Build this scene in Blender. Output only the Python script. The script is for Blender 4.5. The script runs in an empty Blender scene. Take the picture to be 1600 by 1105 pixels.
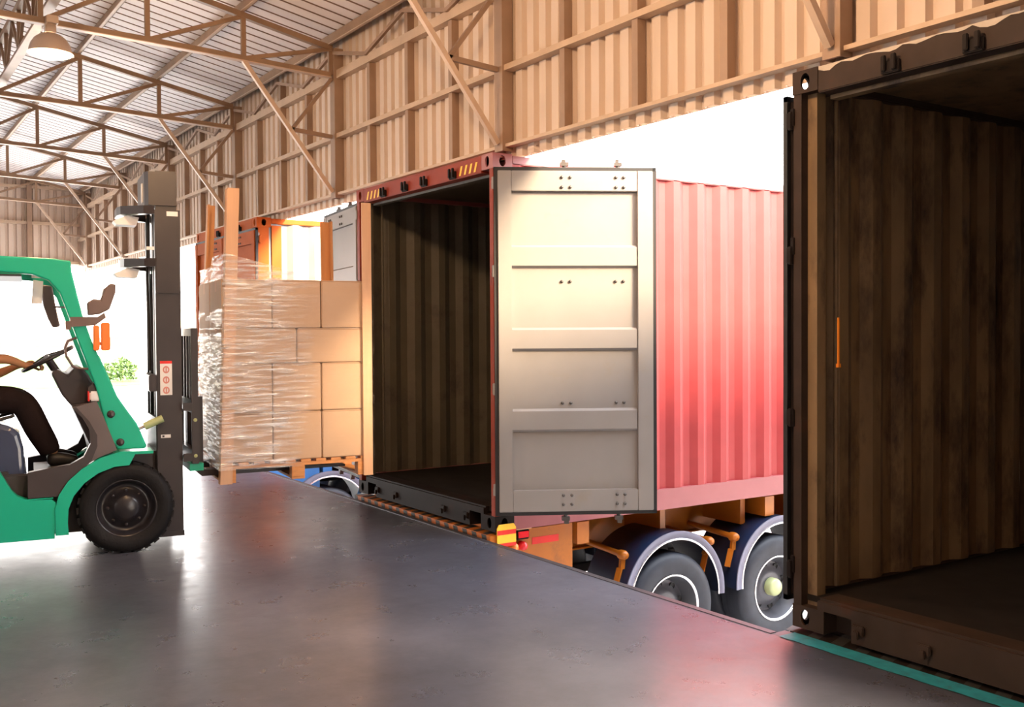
import bpy, bmesh, math, random
from mathutils import Vector, Matrix
random.seed(7)
C = bpy.context.scene.collection
SC = bpy.context.scene
PI = math.pi
def R(d): return math.radians(d)

# ------------------------------------------------------------------ camera
cd = bpy.data.cameras.new('camera'); cam = bpy.data.objects.new('camera', cd); C.objects.link(cam)
cd.sensor_width = 36; cd.lens = 36*1584.7/1600; cd.clip_end = 900; cd.clip_start = .05
yaw, pit, rol = R(56.514), R(1.184), R(-.335)
F = Vector((-math.sin(yaw), math.cos(yaw), 0)); Rt = Vector((math.cos(yaw), math.sin(yaw), 0)); U = Vector((0,0,1))
F2 = F*math.cos(pit)-U*math.sin(pit); U2 = U*math.cos(pit)+F*math.sin(pit)
R3 = Rt*math.cos(rol)+U2*math.sin(rol); U3 = U2*math.cos(rol)-Rt*math.sin(rol)
m = Matrix((R3, U3, -F2)).transposed().to_4x4(); m.translation = Vector((0,0,1.572))
cam.matrix_world = m
SC.camera = cam
# ------------------------------------------------------------------ sky, sun, exposure
SC.view_settings.view_transform = 'Standard'; SC.view_settings.look = 'None'
SC.view_settings.gamma = 1; SC.view_settings.use_curve_mapping = False
SC.view_settings.exposure = 2.0
w = bpy.data.worlds.new('sky'); SC.world = w; w.use_nodes = True
wn = w.node_tree; bg = wn.nodes['Background']
tc = wn.nodes.new('ShaderNodeTexCoord'); sp = wn.nodes.new('ShaderNodeSeparateXYZ'); cr = wn.nodes.new('ShaderNodeValToRGB')
wn.links.new(tc.outputs['Generated'], sp.inputs[0]); wn.links.new(sp.outputs['Z'], cr.inputs[0]); wn.links.new(cr.outputs[0], bg.inputs[0])
cr.color_ramp.elements[0].color = (1,.93,.86,1); cr.color_ramp.elements[0].position = 0
cr.color_ramp.elements[1].color = (.86,.92,1,1); cr.color_ramp.elements[1].position = .6
bg.inputs[1].default_value = 3.0
sl = bpy.data.lights.new('sun', 'SUN'); sun = bpy.data.objects.new('sun', sl); C.objects.link(sun)
sl.energy = 5.5; sl.color = (1,.74,.46); sl.angle = R(16)
sun.rotation_euler = Vector((.88,.30,.48)).to_track_quat('Z','Y').to_euler()

# ------------------------------------------------------------------ materials
def mat(name, col, rough=.5, metal=0, var=.12, scale=6, bump=0, bscale=40, dirt=None, dirt_amt=.5, dscale=3, stretch=None, spec=.5, emit=None, trans=0, rvar=0):
    m = bpy.data.materials.new(name); m.use_nodes = True
    nt = m.node_tree; b = nt.nodes['Principled BSDF']; N = nt.nodes.new; K = nt.links.new
    tc = N('ShaderNodeTexCoord'); src = tc.outputs['Object']
    if stretch:
        mp = N('ShaderNodeMapping'); mp.inputs['Scale'].default_value = stretch; K(src, mp.inputs[0]); src = mp.outputs[0]
    nz = N('ShaderNodeTexNoise'); nz.inputs['Scale'].default_value = scale; nz.inputs['Detail'].default_value = 6; K(src, nz.inputs[0])
    hs = N('ShaderNodeHueSaturation'); hs.inputs['Color'].default_value = (*col,1)
    mr = N('ShaderNodeMapRange'); mr.inputs['From Min'].default_value = .25; mr.inputs['From Max'].default_value = .75
    mr.inputs['To Min'].default_value = 1-var; mr.inputs['To Max'].default_value = 1+var
    K(nz.outputs[0], mr.inputs[0]); K(mr.outputs[0], hs.inputs['Value'])
    out = hs.outputs[0]
    if dirt:
        n2 = N('ShaderNodeTexNoise'); n2.inputs['Scale'].default_value = dscale; n2.inputs['Detail'].default_value = 9; n2.inputs['Roughness'].default_value = .7; K(src, n2.inputs[0])
        r2 = N('ShaderNodeValToRGB'); r2.color_ramp.elements[0].position = 1-dirt_amt-.08; r2.color_ramp.elements[1].position = 1-dirt_amt+.1
        K(n2.outputs[0], r2.inputs[0])
        mx = N('ShaderNodeMix'); mx.data_type = 'RGBA'; mx.inputs[7].default_value = (*dirt,1); K(r2.outputs[0], mx.inputs[0]); K(out, mx.inputs[6]); out = mx.outputs[2]
    K(out, b.inputs['Base Color'])
    b.inputs['Roughness'].default_value = rough; b.inputs['Metallic'].default_value = metal; b.inputs['Specular IOR Level'].default_value = spec
    if rvar:
        r3 = N('ShaderNodeMapRange'); r3.inputs['From Min'].default_value=.3; r3.inputs['From Max'].default_value=.7
        r3.inputs['To Min'].default_value = rough-rvar; r3.inputs['To Max'].default_value = rough+rvar; K(nz.outputs[0], r3.inputs[0]); K(r3.outputs[0], b.inputs['Roughness'])
    if bump:
        n3 = N('ShaderNodeTexNoise'); n3.inputs['Scale'].default_value = bscale; n3.inputs['Detail'].default_value = 4; K(src, n3.inputs[0])
        bp = N('ShaderNodeBump'); bp.inputs['Strength'].default_value = bump; bp.inputs['Distance'].default_value = .01; K(n3.outputs[0], bp.inputs['Height']); K(bp.outputs[0], b.inputs['Normal'])
    if emit:
        b.inputs['Emission Color'].default_value = (*emit[:3],1); b.inputs['Emission Strength'].default_value = emit[3]
    return m
M = {}
M['clad'] = mat('cream_cladding', (.66,.53,.43), .6, var=.05, scale=2, dirt=(.54,.41,.31), dirt_amt=.32, dscale=1.2)
M['steel'] = mat('tan_painted_steel', (.33,.215,.145), .5, var=.15, scale=4)
M['girt'] = mat('pale_tan_steel', (.54,.39,.27), .5, var=.12, scale=5, dirt=(.45,.3,.18), dirt_amt=.3, dscale=4)
M['truss'] = mat('brown_primed_steel', (.30,.185,.11), .5, var=.2, scale=5)
M['trusslight'] = mat('pale_primed_steel', (.62,.46,.34), .45, var=.12, scale=5)
M['roof'] = mat('white_roof_sheet', (.90,.84,.82), .5, var=.05, scale=1.2)
M['groove'] = mat('roof_seam', (.28,.19,.15), .6)
M['red'] = mat('red_container_paint', (.25,.032,.012), .5, spec=.2, var=.1, dirt=(.14,.045,.03), dirt_amt=.3, dscale=5)
M['pinkred'] = mat('faded_red_side_paint', (.34,.045,.045), .45, spec=.3, var=.08, dirt=(.30,.06,.05), dirt_amt=.26, dscale=2.2)
M['orange'] = mat('orange_container_paint', (.42,.095,.02), .7, spec=.1, var=.1, dirt=(.12,.06,.04), dirt_amt=.34, dscale=3)
M['rail'] = mat('pink_rail_paint', (.30,.085,.09), .4, var=.06)
M['whiteside'] = mat('white_container_side', (.20,.195,.20), .5, var=.08, dirt=(.22,.18,.16), dirt_amt=.3, dscale=2)
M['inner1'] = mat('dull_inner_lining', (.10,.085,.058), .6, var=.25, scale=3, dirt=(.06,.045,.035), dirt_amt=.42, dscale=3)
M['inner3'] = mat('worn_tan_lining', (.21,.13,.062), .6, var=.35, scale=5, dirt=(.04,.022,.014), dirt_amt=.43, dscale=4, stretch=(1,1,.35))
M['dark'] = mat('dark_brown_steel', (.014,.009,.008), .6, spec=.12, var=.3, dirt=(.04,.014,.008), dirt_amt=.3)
M['litedge'] = mat('lit_rail_tone', (.50,.42,.34), .6)  # light on the nearest container's top edge, put into a colour
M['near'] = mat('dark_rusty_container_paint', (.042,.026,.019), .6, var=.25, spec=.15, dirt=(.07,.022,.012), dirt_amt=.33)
M['ply'] = mat('dark_plywood', (.018,.015,.014), .8, var=.3, spec=.1)
M['door'] = mat('greyish_door_paint', (.235,.215,.205), .5, var=.05, scale=3, dirt=(.24,.205,.17), dirt_amt=.33, dscale=2.5)
M['gasket'] = mat('black_rubber_seal', (.012,.011,.012), .6)
M['galv'] = mat('galvanised_rod', (.10,.09,.085), .45, .7)
M['yellow'] = mat('yellow_print', (.95,.55,.03), .5)
M['sred'] = mat('red_print', (.75,.02,.015), .4)
M['chassis'] = mat('orange_trailer_paint', (.45,.13,.010), .4, var=.12, dirt=(.20,.07,.02), dirt_amt=.32, dscale=3)
M['bluech'] = mat('blue_trailer_paint', (.06,.22,.55), .4, var=.12)
M['blackch'] = mat('hazard_black', (.02,.018,.016), .6)
M['rubber'] = mat('tyre_rubber', (.03,.03,.036), .65, var=.3, bump=.3, bscale=60)
M['rubberdust'] = mat('dusty_tyre_rubber', (.020,.023,.034), .6, var=.3, scale=9)
M['rim'] = mat('grey_wheel_disc', (.09,.09,.105), .4, .35, var=.2)
M['chrome'] = mat('polished_wheel_edge', (.75,.75,.78), .25, .9, var=.05)
M['hub'] = mat('pale_green_hub', (.45,.5,.25), .4)
M['fender'] = mat('blue_black_mudguard', (.012,.02,.055), .38, var=.15)
M['fenderg'] = mat('grey_mudguard', (.15,.16,.21), .35, var=.1)
M['fedge'] = mat('mudguard_lip', (.17,.17,.24), .35, var=.05)
M['green'] = mat('forklift_green_paint', (.008,.46,.29), .3, var=.04, scale=3)
M['char'] = mat('charcoal_mast_paint', (.034,.027,.030), .35, var=.15)
M['plas'] = mat('dark_grey_plastic', (.045,.036,.038), .45, var=.15)
M['plas2'] = mat('mid_grey_plastic', (.13,.105,.105), .4, var=.1)
M['bluegrey'] = mat('blue_grey_hood_paint', (.05,.065,.12), .22, var=.1)
M['fblack'] = mat('black_tyre', (.009,.008,.009), .65, spec=.25, var=.3, bump=.3)
M['fdisc'] = mat('black_wheel_disc', (.02,.018,.022), .3, var=.2)
M['chromerod'] = mat('chrome_rod', (.8,.8,.8), .15, 1, var=.02)
M['amber'] = mat('orange_lamp_lens', (.95,.25,.05), .25)
M['lens_red'] = mat('red_lamp_lens', (.75,.02,.03), .2)
M['white'] = mat('white_sticker', (.85,.83,.84), .5, var=.03)
M['mark'] = mat('faded_red_mark', (.65,.25,.22), .5)
M['mirror'] = mat('grey_lamp_housing', (.16,.11,.10), .4)
M['card'] = mat('brown_cardboard', (.52,.345,.225), .75, var=.08, scale=2.5, spec=.25)
M['cardedge'] = mat('carton_edge', (.30,.16,.08), .8)
M['plank'] = mat('orange_brown_edge_board', (.55,.26,.105), .7, var=.12, scale=4, stretch=(6,6,.6))
M['plankl'] = mat('pale_edge_board', (.60,.355,.215), .7, var=.08, scale=4, stretch=(6,6,.6))
M['wood'] = mat('pallet_wood', (.58,.25,.085), .65, var=.25, scale=7, stretch=(1,5,5), dirt=(.2,.08,.03), dirt_amt=.28)
M['skin'] = mat('skin', (.50,.23,.11), .55, var=.06)
M['trouser'] = mat('dark_trousers', (.018,.011,.011), .9, spec=.1, var=.25, bump=.4, bscale=25)
M['shirt'] = mat('salmon_shirt', (.65,.20,.15), .8, var=.1)
M['shoe'] = mat('black_shoe', (.02,.018,.018), .5)
M['hair'] = mat('black_hair', (.01,.009,.009), .7)
M['eye'] = mat('eye_dark', (.02,.015,.012), .2)
M['lampshell'] = mat('brushed_lamp_shell', (.52,.40,.32), .4, .3, var=.08)
M['lampglass'] = mat('lit_lamp_glass', (.9,.85,.75), .3, emit=(1,.82,.6,3.0))
M['teal'] = mat('teal_edge_paint', (.02,.25,.32), .5, var=.25, scale=14, dirt=(.08,.07,.06), dirt_amt=.36, dscale=18)
M['edge'] = mat('dark_edge_steel', (.07,.065,.075), .4, .5, var=.3)
M['edgel'] = mat('bare_edge_steel', (.42,.40,.44), .4, .5, var=.2)
M['yard'] = mat('pale_concrete_yard', (.72,.68,.63), .8, var=.06, scale=.3)
M['grass'] = mat('lawn_green', (.055,.105,.006), .9, var=.25, scale=.4)
M['leaf'] = mat('shrub_leaf', (.04,.08,.01), .8, var=.3)
M['bwall'] = mat('pale_building_wall', (.80,.74,.68), .8)
M['bred'] = mat('faint_red_band', (.10,.065,.06), .7)
M['strap'] = mat('bright_orange_strap', (.95,.28,.02), .5)

# concrete floor
def floor_mat():
    m = bpy.data.materials.new('worn_polished_concrete'); m.use_nodes = True
    nt = m.node_tree; b = nt.nodes['Principled BSDF']; N = nt.nodes.new; K = nt.links.new
    tc = N('ShaderNodeTexCoord')
    n1 = N('ShaderNodeTexNoise'); n1.inputs['Scale'].default_value = .9; n1.inputs['Detail'].default_value = 8; n1.inputs['Roughness'].default_value = .62; K(tc.outputs['Object'], n1.inputs[0])
    r1 = N('ShaderNodeValToRGB'); e = r1.color_ramp.elements
    e[0].position=.33; e[0].color=(.045,.050,.070,1); e[1].position=.75; e[1].color=(.092,.098,.135,1)
    K(n1.outputs[0], r1.inputs[0])
    n2 = N('ShaderNodeTexNoise'); n2.inputs['Scale'].default_value = 3.2; n2.inputs['Detail'].default_value = 10; n2.inputs['Roughness'].default_value=.7; K(tc.outputs['Object'], n2.inputs[0])
    r2 = N('ShaderNodeValToRGB'); e=r2.color_ramp.elements; e[0].position=.45; e[0].color=(1,1,1,1); e[1].position=.80; e[1].color=(.72,.70,.70,1); K(n2.outputs[0], r2.inputs[0])
    mx = N('ShaderNodeMix'); mx.data_type='RGBA'; mx.blend_type='MULTIPLY'; mx.inputs[0].default_value=1; K(r1.outputs[0], mx.inputs[6]); K(r2.outputs[0], mx.inputs[7])
    K(mx.outputs[2], b.inputs['Base Color'])
    r3 = N('ShaderNodeMapRange'); r3.inputs['From Min'].default_value=.35; r3.inputs['From Max'].default_value=.68; r3.inputs['To Min'].default_value=.26; r3.inputs['To Max'].default_value=.36
    K(n2.outputs[0], r3.inputs[0]); K(r3.outputs[0], b.inputs['Roughness'])
    b.inputs['Specular IOR Level'].default_value = .85
    n3 = N('ShaderNodeTexNoise'); n3.inputs['Scale'].default_value = 9; n3.inputs['Detail'].default_value=5; K(tc.outputs['Object'], n3.inputs[0])
    bp = N('ShaderNodeBump'); bp.inputs['Strength'].default_value=.25; bp.inputs['Distance'].default_value=.006; K(n3.outputs[0], bp.inputs['Height']); K(bp.outputs[0], b.inputs['Normal'])
    return m
M['floor'] = floor_mat()
# stretch film: clear plastic with glossy horizontal creases
def film_mat():
    m = bpy.data.materials.new('clear_stretch_film'); m.use_nodes = True
    nt = m.node_tree; N = nt.nodes.new; K = nt.links.new
    nt.nodes.remove(nt.nodes['Principled BSDF']); out = nt.nodes['Material Output']
    tc = N('ShaderNodeTexCoord'); mp = N('ShaderNodeMapping'); mp.inputs['Scale'].default_value=(1.4,1.4,17); K(tc.outputs['Object'], mp.inputs[0])
    n1 = N('ShaderNodeTexNoise'); n1.inputs['Scale'].default_value=2.6; n1.inputs['Detail'].default_value=7; n1.inputs['Roughness'].default_value=.6; n1.inputs['Distortion'].default_value=.25; K(mp.outputs[0], n1.inputs[0])
    bp = N('ShaderNodeBump'); bp.inputs['Strength'].default_value=.9; bp.inputs['Distance'].default_value=.03; K(n1.outputs[0], bp.inputs['Height'])
    n2 = N('ShaderNodeTexNoise'); n2.inputs['Scale'].default_value=2.4; n2.inputs['Detail'].default_value=3; K(tc.outputs['Object'], n2.inputs[0])
    # layering of the wraps: many layers towards the mast side (object x = 0), one thin layer at the far end
    sx = N('ShaderNodeSeparateXYZ'); K(tc.outputs['Object'], sx.inputs[0])
    lay = N('ShaderNodeMapRange'); lay.inputs['From Min'].default_value=.42; lay.inputs['From Max'].default_value=.70; lay.inputs['To Min'].default_value=1; lay.inputs['To Max'].default_value=.06
    ad = N('ShaderNodeMath'); ad.operation='MULTIPLY_ADD'; ad.inputs[1].default_value=.5; K(n2.outputs[0], ad.inputs[0]); K(sx.outputs['X'], ad.inputs[2])
    sb = N('ShaderNodeMath'); sb.operation='SUBTRACT'; sb.inputs[1].default_value=.25; K(ad.outputs[0], sb.inputs[0]); K(sb.outputs[0], lay.inputs[0])
    st = N('ShaderNodeMapRange'); st.inputs['From Min'].default_value=.44; st.inputs['From Max'].default_value=.66; st.inputs['To Min'].default_value=.14; st.inputs['To Max'].default_value=.95; K(n1.outputs[0], st.inputs[0])
    fac = N('ShaderNodeMath'); fac.operation='MULTIPLY'; K(lay.outputs[0], fac.inputs[0]); K(st.outputs[0], fac.inputs[1])
    gl = N('ShaderNodeBsdfGlossy'); gl.inputs['Roughness'].default_value=.16; gl.inputs['Color'].default_value=(.95,.93,.92,1); K(bp.outputs[0], gl.inputs['Normal'])
    df = N('ShaderNodeBsdfDiffuse'); df.inputs['Color'].default_value=(.88,.84,.82,1)
    m1 = N('ShaderNodeMixShader'); m1.inputs[0].default_value=.4; K(gl.outputs[0], m1.inputs[1]); K(df.outputs[0], m1.inputs[2])
    tr = N('ShaderNodeBsdfTransparent')
    m2 = N('ShaderNodeMixShader'); K(fac.outputs[0], m2.inputs[0]); K(tr.outputs[0], m2.inputs[1]); K(m1.outputs[0], m2.inputs[2]); K(m2.outputs[0], out.inputs[0])
    return m
M['film'] = film_mat()

# ------------------------------------------------------------------ mesh helpers
class MB:
    def __init__(s): s.v=[]; s.f=[]; s.mi=[]; s.sm=[]
    def add(s, vs, fs, mi=0, sm=False):
        o=len(s.v); s.v += [tuple(v) for v in vs]; s.f += [tuple(i+o for i in f) for f in fs]; s.mi += [mi]*len(fs); s.sm += [sm]*len(fs)
    def box(s, x0,x1,y0,y1,z0,z1, mi=0, bev=0):
        if x0>x1:x0,x1=x1,x0
        if y0>y1:y0,y1=y1,y0
        if z0>z1:z0,z1=z1,z0
        if bev:
            bm=bmesh.new(); bmesh.ops.create_cube(bm,size=1,matrix=Matrix.Translation(((x0+x1)/2,(y0+y1)/2,(z0+z1)/2))@Matrix.Diagonal((x1-x0,y1-y0,z1-z0,1)))
            bmesh.ops.bevel(bm,geom=bm.edges[:],offset=min(bev,(x1-x0)*.45,(y1-y0)*.45,(z1-z0)*.45),segments=2,affect='EDGES')
            bm.verts.index_update(); s.add([v.co[:] for v in bm.verts],[[v.index for v in f.verts] for f in bm.faces],mi); bm.free(); return s
        vs=[(x,y,z) for x in (x0,x1) for y in (y0,y1) for z in (z0,z1)]
        s.add(vs,[(0,1,3,2),(4,6,7,5),(0,4,5,1),(2,3,7,6),(0,2,6,4),(1,5,7,3)],mi); return s
    def bar(s, p, q, w, h, mi=0, up=(0,0,1)):      # rectangular bar from p to q
        p=Vector(p);q=Vector(q);d=(q-p).normalized();up=Vector(up)
        if abs(d.dot(up))>.98: up=Vector((1,0,0))
        a=d.cross(up).normalized();b=a.cross(d)
        vs=[]
        for e in (p,q):
            for i,j in ((-1,-1),(1,-1),(1,1),(-1,1)): vs.append(e+a*(i*w/2)+b*(j*h/2))
        s.add(vs,[(3,2,1,0),(4,5,6,7),(0,1,5,4),(1,2,6,5),(2,3,7,6),(3,0,4,7)],mi); return s
    def tube(s, pts, r, n=10, mi=0, cap=True):
        pts=[Vector(p) for p in pts]; rs=r if isinstance(r,(list,tuple)) else [r]*len(pts)
        vs=[];fs=[];prev=None
        for i,p in enumerate(pts):
            d=(pts[min(i+1,len(pts)-1)]-pts[max(i-1,0)]).normalized()
            if prev is None:
                a=d.cross(Vector((0,0,1)))
                if a.length<.05:a=d.cross(Vector((1,0,0)))
            else: a=prev-d*prev.dot(d)
            a.normalize();prev=a;b=d.cross(a)
            for k in range(n):
                t=2*PI*k/n; vs.append(p+(a*math.cos(t)+b*math.sin(t))*rs[i])
        for i in range(len(pts)-1):
            for k in range(n): fs.append((i*n+k,i*n+(k+1)%n,(i+1)*n+(k+1)%n,(i+1)*n+k))
        s.add(vs,fs,mi,True)
        if cap: s.add(vs[:n],[tuple(range(n))[::-1]],mi); s.add(vs[-n:],[tuple(range(n))],mi)
        return s
    def lathe(s, prof, c, axis='y', n=40, mi=0, a0=0, a1=2*PI, mis=None):   # prof: (radius, along)
        full=abs(a1-a0-2*PI)<1e-6; k=n if full else n+1; vs=[];fs=[]
        for r,h in prof:
            for i in range(k):
                t=a0+(a1-a0)*i/n; x,y=r*math.cos(t),r*math.sin(t)
                v={'y':(x,h,y),'z':(x,y,h),'x':(h,x,y)}[axis]; vs.append((c[0]+v[0],c[1]+v[1],c[2]+v[2]))
        for j in range(len(prof)-1):
            ff=[]
            for i in range(n if full else n):
                a=j*k+i;b=j*k+(i+1)%k; ff.append((a,b,b+k,a+k))
            s_m = mis[j] if mis else mi
            o=len(s.v)
            fs.append((ff,s_m))
        o=len(s.v); s.v+=vs
        for ff,mm in fs:
            s.f+=[tuple(q+o for q in f) for f in ff]; s.mi+=[mm]*len(ff); s.sm+=[True]*len(ff)
        return s
    def prism(s, poly, plane, a, b, mi=0):     # polygon extruded; plane 'xz' extrudes along y, 'yz' along x, 'xy' along z
        def P(u,v,t): return {'xz':(u,t,v),'yz':(t,u,v),'xy':(u,v,t)}[plane]
        n=len(poly); vs=[P(u,v,a) for u,v in poly]+[P(u,v,b) for u,v in poly]
        fs=[tuple(range(n))[::-1],tuple(range(n,2*n))]+[(i,(i+1)%n,(i+1)%n+n,i+n) for i in range(n)]
        s.add(vs,fs,mi); return s
    def build(s, name, mats, parent=None, smooth=None, loc=None):
        me=bpy.data.meshes.new(name); me.from_pydata(s.v,[],s.f)
        mats = mats if isinstance(mats,(list,tuple)) else [mats]
        for q in mats: me.materials.append(M[q] if isinstance(q,str) else q)
        me.polygons.foreach_set('material_index', s.mi); me.polygons.foreach_set('use_smooth', [bool(x) for x in s.sm])
        bm=bmesh.new(); bm.from_mesh(me); bmesh.ops.recalc_face_normals(bm,faces=bm.faces[:]); bm.to_mesh(me); bm.free()
        me.update()
        o=bpy.data.objects.new(name,me); C.objects.link(o)
        if parent: o.parent=parent
        if loc: o.location=loc
        return o
def copy_o(o, parent=None, loc=None):
    c=o.copy(); C.objects.link(c)
    if parent is not None: c.parent=parent
    if loc is not None: c.location=loc
    return c
def thing(name, label, cat, loc=(0,0,0), rotz=0, group=None, kind=None):
    o=bpy.data.objects.new(name,None); C.objects.link(o); o.location=loc; o.rotation_euler=(0,0,rotz); o.empty_display_size=.2
    if label: o['label']=label
    if cat: o['category']=cat
    if group: o['group']=group
    if kind: o['kind']=kind
    return o
def tag(o,label,cat,group=None):
    o['label']=label;o['category']=cat
    if group:o['group']=group
    return o
def struct(o): o['kind']='structure'; return o
def face_hole(mb, o, u, v, n, w, h, rx, ry, dep=.014, N=16, mi=0):   # plate w x h centred on o with an oval hole
    o=Vector(o);u=Vector(u);v=Vector(v);n=Vector(n); vs=[]
    for k in range(N):
        t=2*PI*(k+.5)/N; c,s_=math.cos(t),math.sin(t); q=max(abs(c),abs(s_))
        vs.append(o+u*(c/q*w/2)+v*(s_/q*h/2))
    for k in range(N):
        t=2*PI*(k+.5)/N; vs.append(o+u*math.cos(t)*rx+v*math.sin(t)*ry)
    for k in range(N):
        t=2*PI*(k+.5)/N; vs.append(o+u*math.cos(t)*rx+v*math.sin(t)*ry-n*dep)
    fs=[]
    for k in range(N):
        j=(k+1)%N; fs+= [(k,j,N+j,N+k),(N+k,N+j,2*N+j,2*N+k)]
    mb.add(vs,fs,mi)
    # square the corners off
    for a,b in ((1,1),(-1,1),(-1,-1),(1,-1)):
        t0=[k for k in range(N) if (math.cos(2*PI*(k+.5)/N)*a>0 and math.sin(2*PI*(k+.5)/N)*b>0)]
        t0.sort(key=lambda k:abs(abs(math.cos(2*PI*(k+.5)/N))-abs(math.sin(2*PI*(k+.5)/N))))
        if len(t0)>1 and len(t0)%2==0: mb.add([vs[t0[0]],o+u*(a*w/2)+v*(b*h/2),vs[t0[1]]],[(0,1,2)],mi)

# ------------------------------------------------------------------ the building
WY=4.45; X0,X1=-23.9,4.0
slab=MB(); slab.box(-24.2,5,-15,4.0,-1.33,0); struct(slab.build('floor','floor'))
te=MB(); te.box(-24.2,-3.63,4.0,4.045,-.12,.004); struct(te.build('trim_1','edge'))
te=MB(); te.box(-24.2,-3.63,4.045,4.06,-.14,-.004); struct(te.build('trim_2','edgel'))
# teal painted kerb strip in front of the third container, with ragged paint edges
te=MB(); n=90; vs=[];fs=[]
for i in range(n+1):
    x=-3.57+i*(5.3/n); vs+=[(x,4.0+random.uniform(-.008,.004),.0035),(x,4.115,.0035),(x,4.115,-.12)]
for i in range(n): fs+=[(3*i,3*i+3,3*i+4,3*i+1),(3*i+1,3*i+4,3*i+5,3*i+2)]
te.add(vs,fs); struct(te.build('trim_3','teal'))
te=MB(); te.box(-3.63,1.74,4.0,4.11,-.12,.0); struct(te.build('trim_4','edge'))
yd=MB(); yd.box(-400,120,4.06,400,-1.5,-1.33); yd.box(-400,-24.2,-300,4.06,-1.5,-1.33); struct(yd.build('ground_yard','yard'))

SH=.8       # one cladding sheet spans two studs
def sheet_mesh(name, L, z0, z1, prof, mats, t=.004):
    mb=MB()
    pts=prof; n=len(pts); vs=[]
    for u,d in pts: vs+=[(u,d,z0),(u,d,z1)]
    fs=[(2*i,2*i+2,2*i+3,2*i+1) for i in range(n-1)]; mb.add(vs,fs,0)
    vs=[]
    for u,d in pts: vs+=[(u,d+t,z0),(u,d+t,z1)]
    mb.add(vs,fs,min(1,len(mats)-1))
    mb.add([(pts[i][0],pts[i][1]+k*t,z) for i in range(n) for k in (0,1) for z in (z0,)],[(2*i,2*i+1,2*i+3,2*i+2) for i in range(n-1)],0)
    return mb
prof=[]; p=.16
for i in range(5):
    b=i*p; prof+=[(b,0),(b+.085,0),(b+.10,.042),(b+.145,.042)]
prof.append((.8,0))
wall=thing('wall_back',None,None,(0,0,0),kind='structure')
first=None
for k in range(35):
    x=-23.93+k*SH-.0; 
    if x>X1: break
    if first is None: first=sheet_mesh('cladding_sheet',SH,2.95,5.0,prof,['clad','clad']).build('cladding_sheet',['clad','clad'],wall,loc=(x,WY,0))
    else: copy_o(first,wall,(x,WY,0))
cols=[-3.53-3.22*i for i in range(-2,7)]
def stud(x,wid,dep,z0,z1,mat_,nm):
    mb=MB(); t=.006
    mb.box(x-wid/2,x+wid/2,WY-dep,WY-dep+t,z0,z1); mb.box(x-wid/2,x-wid/2+t,WY-dep+t,WY,z0,z1); mb.box(x+wid/2-t,x+wid/2,WY-dep+t,WY,z0,z1)
    mb.box(x-wid/2+t,x+wid/2-t,WY-dep+t,WY-dep+.02,z0,z1) 
    return mb.build(nm,mat_,wall)
for i,cx in enumerate(cols):
    stud(cx,.115,.10,3.0,4.56,'steel','column')
    for j in (1,2,3): 
        if cx+.805*j<X1: stud(cx+.805*j,.06,.07,3.056,4.24 if j!=2 else 4.52,'steel','stud')
def girt(z0,z1,d0,d1,mt,nm='girt'):
    mb=MB(); xs=[X0]+sorted(cols)+[X1]
    for a,b in zip(xs[:-1],xs[1:]):
        a+=.06;b-=.06
        mb.box(a,b,WY-d1,WY-d0,z0,z1); 
    return mb.build(nm,mt,wall)
girt(3.03,3.055,.0,.075,'girt','bottom_trim'); girt(2.95,3.0,-.052,-.046,'clad','bottom_flashing')
girt(3.625,3.67,.0,.085,'girt'); girt(4.245,4.33,.0,.08,'girt','thick_girt')
# zigzag bracing above the thick girt
for cx in cols:
    pts=[(cx,4.52),(cx+.8,4.33),(cx+1.6,4.54),(cx+2.4,4.33),(cx+3.2,4.52)]
    for a,b in zip(pts[:-1],pts[1:]):
        if b[0]<X1+.2: mb=MB(); mb.bar((a[0],WY-.09,a[1]),(b[0],WY-.09,b[1]),.03,.035); mb.build('zigzag_brace','steel',wall)
# far end wall
ew=thing('wall_left',None,None,(0,0,0),kind='structure'); fs_=None
for k in range(24):
    y=4.45-(k+1)*SH
    if fs_ is None:
        mb=MB(); pf=[(-d,u) for u,d in prof]
        vs=[];
        for d,u in pf: vs+=[(d-.0,u,3.1),(d,u,6.6)]
        mb.add(vs,[(2*i,2*i+2,2*i+3,2*i+1) for i in range(len(pf)-1)])
        fs_=mb.build('cladding_sheet','clad',ew,loc=(-23.9,y,0))
    else: copy_o(fs_,ew,(-23.9,y,0))
for z in (3.12,3.95,4.72):
    mb=MB(); mb.box(-23.9,-23.8,-14.5,4.4,z,z+.06); mb.build('girt','girt',ew)
for y in (3.4,1.2,-1.5,-4.5,-8,-12):
    mb=MB(); mb.box(-23.88,-23.76,y-.05,y+.05,3.1,6.0); mb.build('stud','steel',ew)
# wall at the other end and the wall behind (both only their inner sides matter)
mb=MB(); mb.box(4.0,4.1,-15,4.45,0,7); struct(mb.build('wall_right','clad'))
mb=MB(); mb.box(-23.9,4.0,-15.1,-15,0,4.0); struct(mb.build('wall_front','clad'))
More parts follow.
